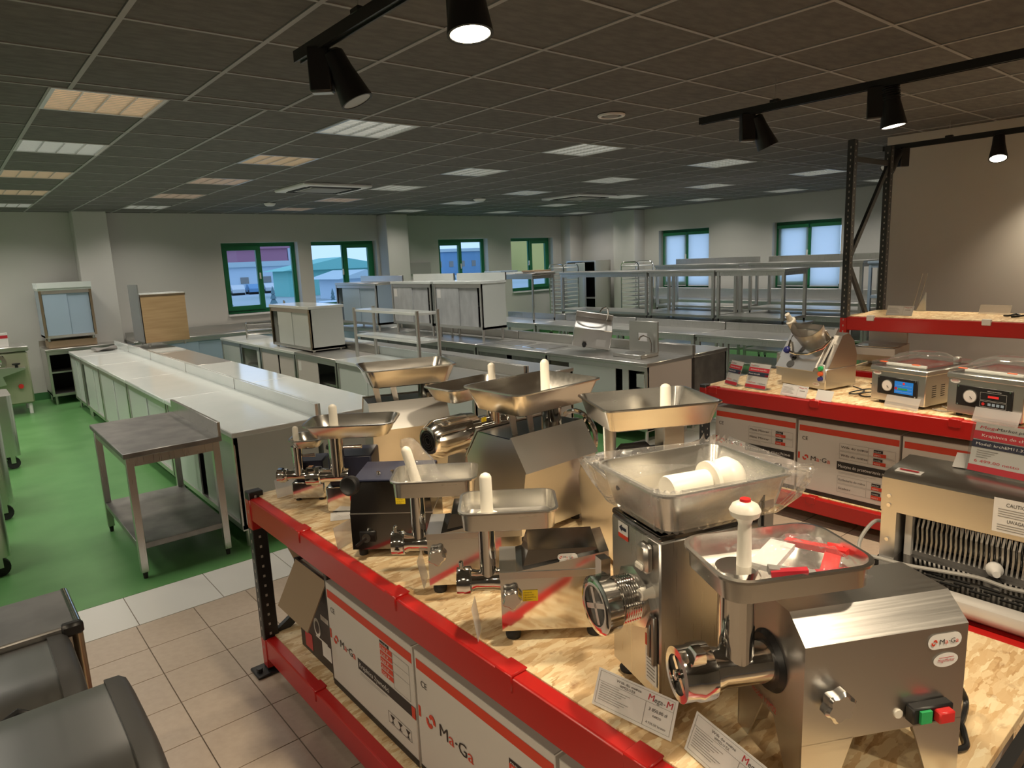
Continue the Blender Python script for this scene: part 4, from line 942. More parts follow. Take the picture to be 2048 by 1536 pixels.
# G2 — tall boxy grinder, threaded head, pan wrapped in film
a2 = radians(162)
t = thing('meat_grinder', 'tall dark steel meat grinder with a film-wrapped pan and threaded head ring', 'meat grinder', (1.325, .945, DK), a2)
part('housing', 'steel_brushed_v', t, ('box', -.16, -.105, .03, .16, .105, .42, .004))
part('top_cover', 'steel_mirror_dark', t, ('box', -.16, -.105, .42, .16, .105, .435, .004))
for sx in (-.12, .13):
    for sy in (-.08, .08): part('foot', 'rubber', t, ('lathe', (sx, sy, 0), (0, 0, 1), [(0, .022), (.008, .024), (.014, .014), (.032, .012)], 16))
part('head_plate', 'cast_alu', t, ('lathe', (.16, .02, .26), (1, 0, 0), [(0, .075), (.018, .075), (.022, .06)], 8))
rg = MB(); prof = [(0, .052)]
for k in range(8): prof += [(.006+.006*k, .056), (.009+.006*k, .052)]
rg.lathe((.18, .02, .26), (1, 0, 0), prof, 32); rg.build('threaded_barrel', SP, t)
rg = MB(); rg.lathe((.235, .02, .26), (1, 0, 0), [(0, .058), (.005, .066), (.04, .068), (.045, .06), (.045, .047), (.03, .045)], 36); ro = rg.build('screw_ring', SP, t)
MB().loft([[(.245+dx, .02-.02+dy, .26+zz) for dx, dy in ((-.012, -.014), (.012, -.014), (.012, .014), (-.012, .014))] for zz in (.05, .10, .105)]).build('ring_lug', SP, ro)
part('cutting_plate', 'steel_dark', t, ('cyl', (.25, .02, .26), (.268, .02, .26), .046, None, 28)); sp = MB()
for k in range(4): sp.bar((.272, .02, .26), (.272, .02+.043*cos(k*pi/2+.4), .26+.043*sin(k*pi/2+.4)), .012, .012)
sp.build('knife', SP, t)
part('lever', 'steel_dark', t, ('box', .162, .085, .12, .172, .097, .24, .002)); part('lever', 'steel_dark', t, ('box', .162, .065, .13, .17, .076, .22, .002))
sw = part('switch_box', 'steel_satin', t, ('box', .16, .045, .34, .185, .085, .41, .008)); part('start_button', 'plastic_white', sw, ('box', .184, .05, .35, .192, .078, .365, .003)); part('rotary_switch', 'plastic_white', sw, ('cyl', (.16, .07, .29), (.19, .07, .29), .018, .014, 16)); part('rotary_dot', 'steel_satin', sw, ('cyl', (.19, .07, .29), (.192, .07, .29), .008, None, 12))
f = Face((.1605, -.07, .34), (0, 1, 0), (0, 0, 1), t); f.rect('print_white', .0, .045, .045, .075); f.poly('print_navy', [(.006, .06), (.018, .069), (.018, .064), (.038, .064), (.038, .056), (.018, .056), (.018, .051)], 2); f.rect('print_red', 0, .034, .045, .045); f.done()
f = Face((.1605, .048, .06), (0, 1, 0), (0, 0, 1), t); f.rect('paper', 0, 0, .045, .12); f.rect('print_red', 0, .09, .045, .12, 2)
for k in range(7): f.rect('print_grey', .006, .012+.009*k, .039, .015+.009*k, 2)
f.done()
f = Face((.13, .1055, .045), (-1, 0, 0), (0, 0, 1), t); f.text('print_black', 'model', .03, 0, .006, .02); f.text('print_black', 'WM22-U', .055, 0, .016, .085); f.done()
pan(t, -.0, .0, .442, .185, .155, .10, .04, .03)
part('pan_bracket', 'steel_satin', t, ('box', -.13, .128, .40, -.09, .133, .50)); part('pan_bracket_slot', 'plastic_black', t, ('box', -.10, .133, .42, -.096, .137, .52))
part('badge_hole', 'plastic_black', t, ('cyl', (.165, -.06, .50), (.169, -.06, .50), .006, None, 10))
M2 = Matrix.Translation((1.325, .945, DK)) @ Matrix.Rotation(a2, 4, 'Z')
o = thing('stuffing_pusher', 'white ball-ended pusher lying in the film-wrapped pan', 'pusher', (0, 0, 0))
mb = MB(M2); mb.lathe((.10, .045, .512), (-1, .0, .05), [(0, .034), (.005, .036), (.11, .030), (.112, .048), (.122, .048), (.124, .026), (.135, .03), (.150, .045), (.175, .048), (.195, .036), (.205, .015), (.208, .001)], 28); mb.build('shaft', 'plastic_white', o)
MB(M2).lathe((-.06, -.03, .46), (-1, -.4, .0), [(0, .02), (.11, .017), (.112, .001)], 20).build('small_tube', 'plastic_white', o)
# film over the pan
fo = thing('plastic_wrap', 'crumpled clear film wrapped round the large grinder pan', 'wrap', (0, 0, 0)); random.seed(11)
rings = []; NR = 64
for k, (gx, gy, z, amp) in enumerate(((.150, .12, .455, .004), (.172, .142, .452, .005), (.186, .156, .49, .007), (.194, .164, .53, .008), (.194, .164, .550, .007), (.182, .152, .553, .004), (.174, .144, .53, .004), (.160, .13, .49, .003))):
    base = rrect(gx, gy, .05, z, 0, 0, NR//4-1); ring = []
    for i, p in enumerate(base):
        w_ = amp*sin(i*1.9+k)+amp*.7*sin(i*4.3+k*2)+random.uniform(-amp, amp)*.5
        # loose ears of film at two opposite corners
        ear = 0
        ang = math.atan2(p[1], p[0])
        for a0, s_ in ((math.atan2(.13, -.16), .04), (math.atan2(-.12, .16), .03), (math.atan2(-.15, -.16), .035)):
            d_ = abs((ang-a0+pi) % (2*pi)-pi); ear = max(ear, s_*max(0, 1-d_/.38)*(0, 0, .35, .8, 1.0, .3, 0, 0)[k]*random.uniform(.6, 1.25))
        l_ = hypot(p[0], p[1]); s2 = (l_+w_+ear)/l_
        ring.append((p[0]*s2, p[1]*s2, p[2]+w_*.8-(ear*.5 if k < 3 else 0)))
    rings.append(ring)
MB(M2).loft(rings, False, False).build('film', 'clear_film', fo, smooth=80)

# G3, G4 — small grinders with mirror sides
def small_grinder(label, loc, ang, bag=False, badge=True, split=False):
    t = thing('meat_grinder', label, 'meat grinder', loc, ang)
    L, W = .30, .17
    poly = [(-L/2, .03), (L/2, .03), (L/2, .185), (L/2-.02, .20), (-L/2, .255)] if not split else [(-L/2, .03), (L/2, .03), (L/2, .22), (-L/2, .22)]
    part('housing', 'steel_polished', t, ('prism', poly, 'y', -W/2, W/2))
    part('top_band', 'steel_satin', t, ('prism', [(-L/2-.002, .185), (L/2+.002, .185), (L/2+.002, .205), (-L/2-.002, .205)], 'y', -W/2-.003, W/2+.003))
    part('motor_cover', 'steel_mirror_dark', t, ('prism', [(-L/2+.01, .2), (L/2-.06, .2), (L/2-.08, .262), (-L/2+.03, .262)], 'y', -W/2+.012, W/2-.012))
    for sx in (-.11, .12):
        for sy in (-.06, .06): part('foot', 'rubber', t, ('lathe', (sx, sy, 0), (0, 0, 1), [(0, .020), (.008, .022), (.016, .022), (.032, .014)], 18))
    head(t, L/2, .145, .125, .032, wing=False, flange=False)
    ro = part('ring_lug', SP, t, ('box', L/2+.105, -.008, .175, L/2+.118, .008, .205, .003))
    neck(t, L/2+.035, 0, .15, .34, .024)
    pan(t, L/2-.03, 0, .318, .138, .096, .062, .034, .012)
    if bag:
        MBt = Matrix.Translation((L/2+.03, .0, .34)) @ Matrix.Rotation(radians(14), 4, 'Y')
        plunger(t, 0, 0, 0, .135, .019, tiltM=MBt)
        b = MB(); b.loft([[((L/2+.03+.02*h/.15-dx)+rr*cos(a)*(1+.2*sin(3*a+h*40)), rr*.8*sin(a)*(1+.2*cos(4*a)), .345+h) for a in [2*pi*i/18 for i in range(18)]] for h, rr, dx in ((.0, .07, .05), (.03, .055, .035), (.08, .04, .02), (.13, .03, .0), (.15, .02, -.002))], False, True)
        b.build('bag', 'clear_film', t, smooth=80)
    else:
        plunger(t, L/2+.03, 0, .34, .125, .020); part('pusher_collar', 'plastic_white', t, ('cyl', (L/2+.03, 0, .338), (L/2+.03, 0, .345), .034, .030, 24))
    wheel_knob(t, L/2-.03, W/2, .135, (0, 1, 0), .026, 'cast_alu', 5)
    if badge: brand_badge(t, (-.01, W/2-.011, .228), (-1, 0, 0), (0, 0, 1), .055, .02)
    return t
t = small_grinder('small mirror-sided meat grinder with yellow sticker and white upright pusher', (1.245, 1.36, DK), radians(141))
sticker(t, (.09, .0855, .118), (-1, 0, 0), (0, 0, 1), .042, .032)
t = small_grinder('small mirror-sided meat grinder with a bagged pusher in its pan', (1.25, 1.735, DK), radians(141), bag=True, badge=False)
# G5 — black-topped mirror box
t = thing('meat_tenderizer', 'glossy dark box-shaped machine with black cap knob and small crank', 'machine', (1.225, 2.19, DK), radians(138))
part('housing', 'steel_mirror_dark', t, ('prism', [(-.15, .03), (.15, .03), (.15, .165), (.135, .285), (-.14, .285), (-.15, .165)], 'y', -.12, .12)); part('top_plate', 'print_navy', t, ('box', -.14, -.115, .284, .135, .115, .292, .003))
part('seam', 'steel_satin', t, ('box', -.151, -.1215, .165, .151, .1215, .168))
for x_, y_ in ((.0, .05), (.05, .06), (-.06, .05)): part('bolt', SP, t, ('cyl', (x_, y_, .29), (x_, y_, .305), .010, .008, 8))
part('cap_knob', 'plastic_black', t, ('lathe', (.13, .09, .27), (.3, 1, .15), [(0, .02), (.02, .034), (.045, .036), (.05, .03), (.045, .02)], 24))
pl = part('crank_plate', 'plastic_black', t, ('box', .06, .12, .06, .12, .126, .10, .002)); part('crank', SP, pl, ('cyl', (.09, .124, .08), (.09, .15, .085), .012, .016, 14)); part('crank_arm', 'plastic_black', pl, ('bar', (.09, .15, .085), (.125, .16, .06), .008, .01))
for sx in (-.12, .12):
    for sy in (-.09, .09): part('foot', 'rubber', t, ('cyl', (sx, sy, 0), (sx, sy, .032), .016, .016, 14))
sticker(t, (-.02, .1205, .20), (-1, 0, 0), (0, 0, 1), .035, .03)
# G6 — small grinder with red rocker switch ; G7 — smallest behind it
def tiny_grinder(label, loc, ang, k=1.0, switch=True, panx=.16):
    t = thing('meat_grinder', label, 'meat grinder', loc, ang); L, W = .17*k, .16*k
    part('housing', 'steel_polished', t, ('box', -L/2, -W/2, .008, L/2, W/2, .10*k, .006)); part('motor_cover', 'print_navy', t, ('box', -L/2, -W/2+.004, .10*k, L/2-.02, W/2-.004, .21*k, .006))
    for sx in (-.06*k, .06*k):
        for sy in (-.06*k, .06*k): part('foot', 'rubber', t, ('cyl', (sx, sy, 0), (sx, sy, .012), .012, None, 10))
    head(t, -.01*k, .15*k, .15*k, .026*k, wing=True, y=W/2+.02, flange=False); neck(t, .03*k, W/2+.02, .15*k, .30*k, .026*k)
    pan(t, -.03*k, W/2-.0, .29*k, panx*k, .10*k, .055*k, .045*k, .03*k, rot=0)
    plunger(t, .03*k, W/2+.02, .30*k, .105*k, .017*k)
    part('locking_knob', 'plastic_black', t, ('lathe', (.07*k, .0, .19*k), (0, 0, 1), [(0, .01*k), (.03*k, .01*k), (.032*k, .022*k), (.045*k, .02*k)], 12)); part('side_screw', SP, t, ('cyl', (.03*k-.026*k, W/2+.02, .25*k), (-.06*k, W/2+.02, .25*k), .006, .009, 10))
    if switch: part('rocker_switch', 'button_red', t, ('box', -.035, W/2, .055, .0, W/2+.005, .08, .002)); sticker(t, (.035, W/2+.001, .15), (-1, 0, 0), (0, 0, 1), .045, .026)
    return t
tiny_grinder('compact meat grinder with yellow sticker and red rocker switch under a wide pan', (1.30, 2.70, DK), radians(141), 1.2)
tiny_grinder('smallest meat grinder at the corner of the rack, half hidden by its neighbour', (1.22, 2.97, DK), radians(141), .88, False, .09)
o = part('manual_sheet', 'paper', None, ('prism', [(0, 0), (.16, -.02), (.17, .09), (.01, .1)], 'z', 0, .001), ('prism', [(.05, .02), (.18, .06), (.14, .15), (.02, .11)], 'z', .001, .002)); o.location = (1.13, 2.60, DK); o.rotation_euler = (0, 0, radians(-20)); tag(o, 'folded white paper sheets lying beside the compact grinder', 'paper')
# G8, G10 — hooded grinders with their backs to the walkway
def hooded(label, loc, ang, k=1.0, wheel=True, push=True):
    t = thing('meat_grinder', label, 'meat grinder', loc, ang); W2 = .17*k; L2 = .19*k
    part('housing', SB, t, ('prism', [(-W2*.72, .03), (W2*.72, .03), (W2, .29*k), (W2*.55, .40*k), (-W2*.55, .40*k), (-W2, .29*k)], 'x', -L2, L2))
    for sg in (1, -1): part('hood_plate', 'steel_satin', t, ('prism', [(sg*W2*.56, .405*k), (sg*W2*1.02, .288*k), (sg*W2*1.05, .288*k), (sg*W2*.59, .41*k)], 'x', -L2-.004, L2+.004))
    part('top_plate', 'steel_mirror_dark', t, ('box', -L2, -W2*.52, .40*k, L2, W2*.52, .404*k))
    for sx in (-L2*.8, L2*.8):
        for sy in (-W2*.5, W2*.5): part('foot', 'rubber', t, ('cyl', (sx, sy, 0), (sx, sy, .032), .018, None, 14))
    for x_ in (-L2*.7, -L2*.25): part('pan_strut', 'steel_satin', t, ('prism', [(x_-.012, .40*k), (x_+.012, .40*k), (x_+.0, .49*k), (x_-.03, .49*k)], 'y', -.06*k, -.055*k))
    part('feed_neck', SP, t, ('lathe', (L2*.62, 0, .39*k), (0, 0, 1), [(0, .055*k), (.01, .042*k), (.09*k, .042*k), (.10*k, .05*k)], 24))
    pan(t, .02*k, 0, .48*k, .23*k, .17*k, .095*k, .04*k, .04*k)
    if push: plunger(t, L2*.62, .03*k, .50*k, .15*k, .021*k)
    if wheel:
        part('head_barrel', SP, t, ('lathe', (L2, 0, .31*k), (1, 0, 0), [(0, .065*k), (.03, .06*k), (.05*k, .075*k), (.08*k, .075*k), (.085*k, .05*k)], 28))
        part('hand_ring', SP, t, ('pipe', [(L2+.075*k, .105*k*cos(a), .31*k+.105*k*sin(a)) for a in [2*pi*i/28 for i in range(29)]], .010*k, 8))
        for q in range(3): part('ring_spoke', SP, t, ('bar', (L2+.07*k, 0, .31*k), (L2+.075*k, .1*k*cos(q*2.1), .31*k+.1*k*sin(q*2.1)), .016, .01))
    return t
hooded('large hooded meat grinder with hand ring, its steel back towards the walkway', (1.715, 1.975, DK), radians(2), 1.0)
hooded('hooded meat grinder with empty pan at the window end of the rack', (1.71, 2.92, DK), radians(-20), .98, False, False)
# G9 — cylinder-motor grinder
t = thing('meat_grinder', 'meat grinder with polished cylindrical motor and grilled end cap', 'meat grinder', (1.78, 2.47, DK), radians(5))
part('motor', SP, t, ('lathe', (-.04, 0, .29), (-1, 0, 0), [(0, .085), (.16, .085), (.20, .062), (.202, .05)], 36)); gm = MB()
for r_ in (.014, .024, .034, .044): gm.lathe((-.242, 0, .29), (-1, 0, 0), [(0, r_), (.003, r_), (.003, r_+.004), (0, r_+.004)], 28)
gm.build('end_grille', 'plastic_black', t)
part('gearbox', SP, t, ('lathe', (-.04, 0, .29), (1, 0, 0), [(0, .086), (.05, .08), (.055, .055), (.14, .052)], 32)); head(t, .10, .29, .16, .036, wing=False, flange=False)
neck(t, .15, 0, .29, .46, .034); pan(t, .02, 0, .44, .20, .115, .07, .04, .035); plunger(t, .15, 0, .46, .12, .02)
part('stand', 'steel_satin', t, ('prism', [(-.12, 0), (.10, 0), (.03, .225), (-.08, .225)], 'y', -.06, .06))
sticker(t, (.02, -.0575, .33), (1, 0, 0), (0, 0, 1), .03, .02)
# G11 — broad grinder with black handle
t = thing('meat_grinder', 'broad steel meat grinder with black carrying handle and wide empty pan', 'meat grinder', (1.85, 1.53, DK), radians(-28))
part('housing', SB, t, ('prism', [(-.19, .03), (.19, .03), (.22, .22), (.17, .30), (-.17, .30), (-.22, .22)], 'x', -.17, .17)); part('top_cover', 'steel_satin', t, ('box', -.165, -.168, .30, .165, .168, .306, .002))
part('carry_handle', 'plastic_black', t, ('pipe', [(-.08, .04, .30), (-.08, .04, .345), (-.06, .04, .365), (.03, .04, .365), (.05, .04, .345), (.05, .04, .30)], .014, 8)); part('motor_hump', 'plastic_black', t, ('box', .0, .0, .30, .11, .12, .345, .02))
part('pan_column', SB, t, ('box', .07, -.03, .30, .15, .05, .46, .004)); part('pan_post', 'steel_satin', t, ('cyl', (-.12, .0, .30), (-.12, 0, .47), .02, .024, 14))
pan(t, .03, .02, .46, .215, .165, .085, .03, .03); plunger(t, .10, .02, .475, .115, .022)
for x_, y_ in ((-.12, -.1), (.0, -.1), (-.12, .1)): part('bolt', SP, t, ('cyl', (x_, y_, .304), (x_, y_, .315), .012, .01, 8))
part('knife_ring', 'brass_and_reflection', t, ('lathe', (.175, -.02, .27), (1, 0, 0), [(0, .05), (.02, .055), (.04, .05), (.045, .03)], 24))
for sx in (-.13, .13):
    for sy in (-.13, .13): part('foot', 'rubber', t, ('cyl', (sx, sy, 0), (sx, sy, .032), .018, None, 14))
# ------------------------------------------------------------------ price cards on the grinder rack
def card(label, loc, ang, w_, h, lean=20, m='paper', design=None):
    t = thing('price_card', label, 'price card', loc, ang)
    M_ = Matrix.Rotation(radians(-lean), 4, 'X'); MB(M_).box(0, 0, 0, w_, .0012, h).build('card', m, t, smooth=0)
    if design:
        o_ = M_ @ Vector((0, 0, 0)); f = Face(o_, M_.to_3x3() @ Vector((1, 0, 0)), M_.to_3x3() @ Vector((0, 0, 1)), t, .0008); design(f, w_, h); f.done()
    return t
def d_mega(f, W, H):
    f.frame('print_grey', W*.03, H*.08, W*.97, H*.95, .0008); f.rect('print_grey', W*.03, H*.68, W*.97, H*.69); f.rect('print_grey', W*.64, H*.08, W*.645, H*.69)
    f.text('print_black', 'Wilk do mięsa', W*.25, H*.82, H*.07, W*.32); f.text('print_black', 'WM22-U EX', W*.30, H*.72, H*.07, W*.2)
    for i in range(8): f.rect('print_grey', W*.06, H*(.62-.06*i), W*(.30+.05*((i*3) % 4)), H*(.635-.06*i))
    f.text('print_crimson', 'M', W*.66, H*.74, H*.17, W*.065, sk=.1); f.text('print_black', 'ega', W*.735, H*.74, H*.13, W*.10, sk=.1); f.text('print_black', '-', W*.845, H*.74, H*.13, W*.02); f.text('print_crimson', 'M', W*.88, H*.74, H*.17, W*.065, sk=.1)
    f.text('print_black', '3 850,00 zł', W*.69, H*.50, H*.085, W*.22); f.text('print_black', 'netto', W*.75, H*.37, H*.08, W*.10); f.text('print_black', '4 735,50 brutto', W*.68, H*.17, H*.06, W*.24)
card('white price card printed Mega-M with 3 850,00 price, leaning before the tall grinder', (1.055, 1.03, DK+.002), radians(-82), .21, .085, 24, 'paper', d_mega)
card('white price card leaning before the splay-legged grinder', (1.088, .79, DK+.002), radians(-103), .21, .085, 24, 'paper', d_mega)
card('thin pale card standing edge-on before the small mirror-sided grinder', (1.02, 1.43, DK+.002), radians(46), .075, .10, 8, 'card_clear')
card('pale card standing edge-on before the bagged-pusher grinder', (1.08, 1.80, DK+.002), radians(50), .10, .10, 10, 'card_clear')
card('pale card standing at the dark box machine', (1.02, 2.30, DK+.002), radians(25), .10, .085, 10, 'card_clear')
card('clear-edged pale card at the compact grinder', (1.08, 3.05, DK+.002), radians(10), .10, .085, 10, 'card_clear')
# ================================================================== GOODS ON THE RIGHT-HAND RACKS
# vegetable cutter
t = thing('vegetable_cutter', 'steel vegetable cutter with sloped front plate, feed hopper and white pusher', 'vegetable cutter', (4.94, 2.73, .901), radians(-102))
t.scale = (1.06, .95, 1.10)
W = .40
part('base', SB, t, ('box', .015, .02, .012, W-.01, .38, .15, .006)); part('rear_housing', SB, t, ('prism', [(.05, .15), (.38, .15), (.38, .22), (.34, .32), (.27, .375), (.20, .36)], 'x', .03, W-.012))
part('front_plate', 'steel_satin', t, ('prism', [(-.03, .135), (-.022, .13), (.218, .388), (.205, .396)], 'x', .0, W*.80)); part('side_rail', 'steel_satin', t, ('prism', [(-.0, .155), (.02, .145), (.23, .39), (.21, .405)], 'x', W*.80, W*.86)); part('side_rail', 'steel_satin', t, ('prism', [(.03, .20), (.04, .195), (.19, .37), (.18, .375)], 'x', -.012, .008))
part('side_wing', 'steel_satin', t, ('box', -.055, .05, .06, .0, .09, .22, .004))
Mp = Matrix.Translation((0, -.03, .135)) @ Matrix.Rotation(radians(47), 4, 'X')      # plate frame: x right, y up the slope, z outwards
hp = MB(Mp); ring = lambda z, k, sh: [(.20+.125*k*cos(a)+sh, .255+.10*k*sin(a), z) for a in [pi+pi*i/14 for i in range(15)]]+[(.20+.125*k+sh, .27, z), (.20-.125*k+sh, .27, z)]
hp.loft([ring(.0, .86, 0), ring(.16, 1.02, .02)], False, False); hp.loft([ring(.0, .83, 0), ring(.16, .99, .02)], False, False); hp.build('hopper', 'steel_satin', t)
MB(Mp).box(.06, .262, .0, .34, .275, .10, .003).build('hopper_back', 'steel_satin', t)
tb_ = MB(Mp); tb_.cyl((.055, .28, .0), (.045, .30, .14), .032, .034, 20); tb_.build('feed_tube', 'steel_satin', t)
MB(Mp).lathe((.045, .30, .13), (-.07, .14, 1), [(0, .036), (.012, .036), (.014, .02), (.07, .018), (.075, .001)], 20).build('pusher', 'plastic_white', t)
MB(Mp).pipe([(.02, .22, .01), (.06, .12, .03), (.14, .10, .035), (.24, .11, .035), (.33, .17, .035), (.36, .27, .03)], .009, 8).build('guard_bar', SP, t)
MB(Mp).lathe((.06, .12, .02), (0, 0, 1), [(0, .015), (.012, .024), (.03, .026), (.042, .015), (.045, .001)], 20).build('blue_knob', 'button_blue', t)
MB(Mp).cyl((.025, .14, .0), (.025, .14, .008), .014, None, 18).build('blue_cap', 'button_blue', t)
for x_, y_, r_, m in ((.12, .085, .02, 'dark_inside'), (.05, .24, .022, 'dark_inside'), (.115, .035, .03, 'plastic_grey_black')): MB(Mp).cyl((x_, y_, .0), (x_, y_, .003), r_, None, 22).build('plate_hole' if r_ < .025 else 'maker_badge', m, t)
MB(Mp).bar((.122, .09, .006), (.15, .18, .012), .008, .008).build('latch_rod', 'steel_dark', t)
part('slot', 'dark_inside', t, ('box', .03, .012, .125, W*.72, .03, .15))
for z_, m in ((.155, 'button_green'), (.12, 'button_orange'), (.085, 'button_blue')): part('push_button', m, t, ('cyl', (W*.90, .02, z_), (W*.90, -.012, z_), .017, .014, 16))
part('switch_plate', 'appliance_white', t, ('box', W*.84, .012, .06, W*.96, .022, .18, .003)); oval_badge(t, (W*.72, .0195, .03), (1, 0, 0), (0, 0, 1), .06, .026)
for a in (.05, .34):
    for b in (.06, .34): part('foot', 'rubber', t, ('cyl', (a, b, 0), (a, b, .015), .016, None, 12))
# vacuum packers
def packer(label, loc, ang, W, D, H, blue):
    t = thing('vacuum_packer', label, 'vacuum packer', loc, ang)
    part('housing', SB, t, ('box', 0, 0, .02, W, D, H, .004)); part('upper_rim', 'steel_satin', t, ('box', -.008, -.008, H-.035, W+.008, D+.008, H, .006))
    for a in (.05, W-.05):
        for b in (.05, D-.05): part('foot', 'rubber', t, ('cyl', (a, b, 0), (a, b, .024), .018, None, 12))
    lid = MB(); cx, cy = W/2, D/2
    lid.loft([rrect(W/2+.006, D/2+.006, .015, H+.001, cx, cy), rrect(W/2+.006, D/2+.006, .015, H+.028, cx, cy), rrect(W/2-.045, D/2-.06, .04, H+.03, cx, cy), rrect(W/2-.06, D/2-.08, .05, H+.055, cx, cy), rrect(W/2-.085, D/2-.11, .05, H+.075, cx, cy), rrect(W/2-.12, D/2-.15, .04, H+.08, cx, cy)])
    lo = lid.build('lid', 'lid_acrylic', t)
    part('chamber_floor', 'steel_polished', t, ('box', .04, .05, H-.001, W-.04, D-.05, H+.003)); part('sealing_bar', 'print_white', t, ('box', .05, .07, H+.003, W-.05, .09, H+.018, .003))
    for a in (.05, W-.10): part('orange_tab', 'button_orange', lo, ('box', a, .005, H+.028, a+.045, .025, H+.032))
    part('hinge', 'steel_satin', t, ('box', W*.7, D-.02, H, W*.8, D+.012, H+.035, .003))
    fr = Face((0, 0, 0), (1, 0, 0), (0, 0, 1), t, .0015)
    pn = part('control_panel', 'plastic_black', t, ('box', W*.13, -.006, H*.27, W*.87, .001, H*.74, .003))
    for a, b in ((.16, .30), (.84, .30), (.16, .71), (.84, .71)): part('panel_screw', SP, pn, ('cyl', (W*a, -.006, H*b), (W*a, -.009, H*b), .005, None, 10))
    g = part('gauge', 'steel_satin', t, ('cyl', (W*.33, -.005, H*.51), (W*.33, -.014, H*.51), H*.15, None, 26)); part('dial', 'print_white', g, ('cyl', (W*.33, -.0139, H*.51), (W*.33, -.0145, H*.51), H*.135, None, 26)); part('needle', 'print_black', g, ('bar', (W*.33, -.0155, H*.51), (W*.36, -.0155, H*.46), .002, .003))
    f = Face((0, -.0065, 0), (1, 0, 0), (0, 0, 1), t, .001)
    if blue:
        f.rect('screen_blue', W*.46, H*.34, W*.80, H*.66, 1, 'screen'); f.disc('led_red', W*.63, H*.61, .008, None, 2, 14, 'screen_icon'); f.rect('button_green', W*.53, H*.44, W*.70, H*.49, 2, 'screen_icon'); f.disc('print_crimson', W*.49, H*.47, .010, None, 2, 14, 'screen_icon')
        for k in range(3): f.rect('print_white', W*.48, H*(.55-.08*k), W*.78, H*(.553-.08*k), 2, 'screen_icon')
    else:
        f.frame('print_white', W*.46, H*.47, W*.80, H*.64, .001); f.rect('led_red', W*.56, H*.53, W*.70, H*.58, 1, 'display'); f.frame('print_white', W*.46, H*.32, W*.80, H*.45, .001); f.disc('button_red', W*.505, H*.385, .009, None, 2, 14, 'key')
        for k in range(4): f.rect('film_blue', W*(.565+.056*k), H*.355, W*(.605+.056*k), H*.415, 2, 'key')
        f.text('print_white', 'VACUUM PACKING', W*.55, H*.665, .006, W*.18)
    f.done(); oval_badge(t, (W*.03, -.0005, H*.76), (1, 0, 0), (0, 0, 1), .06, .028)
    v = MB()
    for c_ in range(3):
        for k in range(6): v.box(W, .07+.09*c_, H*(.30+.055*k), W+.0015, .11+.09*c_, H*(.318+.055*k))
    v.build('vent_slots', 'dark_inside', t, smooth=0)
    return t
packer('steel vacuum packer with clear domed lid and lit blue screen', (4.76, 1.955, .901), radians(-103), .37, .48, .25, True)
packer('steel vacuum packer with clear domed lid and black button panel', (4.66, 1.465, .901), radians(-103), .42, .50, .265, False)
cable('thin black cable tangled between the vegetable cutter and the vacuum packer', [(5.10, 2.22, .92), (5.05, 2.12, .908), (4.92, 2.10, .908), (4.85, 2.03, .908), (4.93, 1.99, .91), (5.05, 2.03, .912), (5.1, 2.1, .915), (5.0, 2.14, .915), (4.9, 2.16, .91), (4.86, 2.10, .916), (4.95, 2.06, .918), (5.15, 2.0, .908), (5.3, 2.1, .908), (5.35, 2.2, .908)], .005)
cable('thin cable loop behind the front of the second vacuum packer', [(4.72, 1.56, .908), (4.70, 1.50, .908), (4.74, 1.47, .906), (4.80, 1.50, .907), (4.85, 1.55, .907)], .004, 'cable_grey')
# acrylic price stands
def stand(label, loc, ang, w_, h, lean, head_, model, price, bru):
    t = thing('price_stand', label, 'price sign', loc, ang); M_ = Matrix.Rotation(radians(-lean), 4, 'X')
    MB(M_).loft([rrect(w_/2, h/2, .012, 0, w_/2, h/2), rrect(w_/2, h/2, .012, .004, w_/2, h/2)], M=M_ @ Matrix.Rotation(pi/2, 4, 'X')).build('acrylic_holder', 'acrylic', t, smooth=30)
    MB(M_).box(.008, -.0028, .008, w_-.008, -.0012, h-.008).build('insert', 'paper', t, smooth=0)
    part('rest', 'acrylic', t, ('box', 0.0, 0, 0, w_, max(.03, h*sin(radians(lean))), .003))
    o_ = M_ @ Vector((.008, -.0046, .008)); f = Face(o_, (1, 0, 0), M_.to_3x3() @ Vector((0, 0, 1)), t, .0006); a, b = w_-.016, h-.016
    f.rect('print_crimson', 0, 0, a, b*.13); f.rect('print_crimson', 0, b*.66, a, b*.83); f.rect('print_navy', 0, b*.49, a*.78 if not bru else a, b*.64); f.rect('print_crimson', a*.84, b*.50, a, b*.58, 1)
    f.text('print_crimson', 'Mega', a*.05, b*.88, b*.06, a*.17, sk=.2); f.text('print_black', 'Market.pl', a*.21, b*.88, b*.06, a*.24, sk=.2)
    f.text('print_white', head_, a*.08, b*.72, b*.06, a*.8); f.text('print_white', model, a*.04, b*.54, b*.055, a*.55)
    for k in range(4): f.rect('print_grey', a*.06, b*(.43-.045*k), a*(.26-.03*k), b*(.442-.045*k))
    f.text('print_crimson', price, a*.05, b*.19, b*.06, a*.42); f.text('print_black', bru, a*.60, b*.17, b*.06, a*.36); f.done()
    return t
stand('red and white acrylic price stand, nearer the rack end of the pair', (4.72, 3.06, .902), radians(-112), .165, .205, 20, 'Szatkownica do warzyw', 'Model: RG-200', '5 900,00 netto', '7 257,00 brutto')
stand('red and white acrylic price stand next to the vegetable cutter', (4.68, 2.86, .902), radians(-98), .20, .205, 20, 'Szatkownica do warzyw RG-2', 'Model: RG-250', '7 400,00 netto', '9 102,00 brutto')
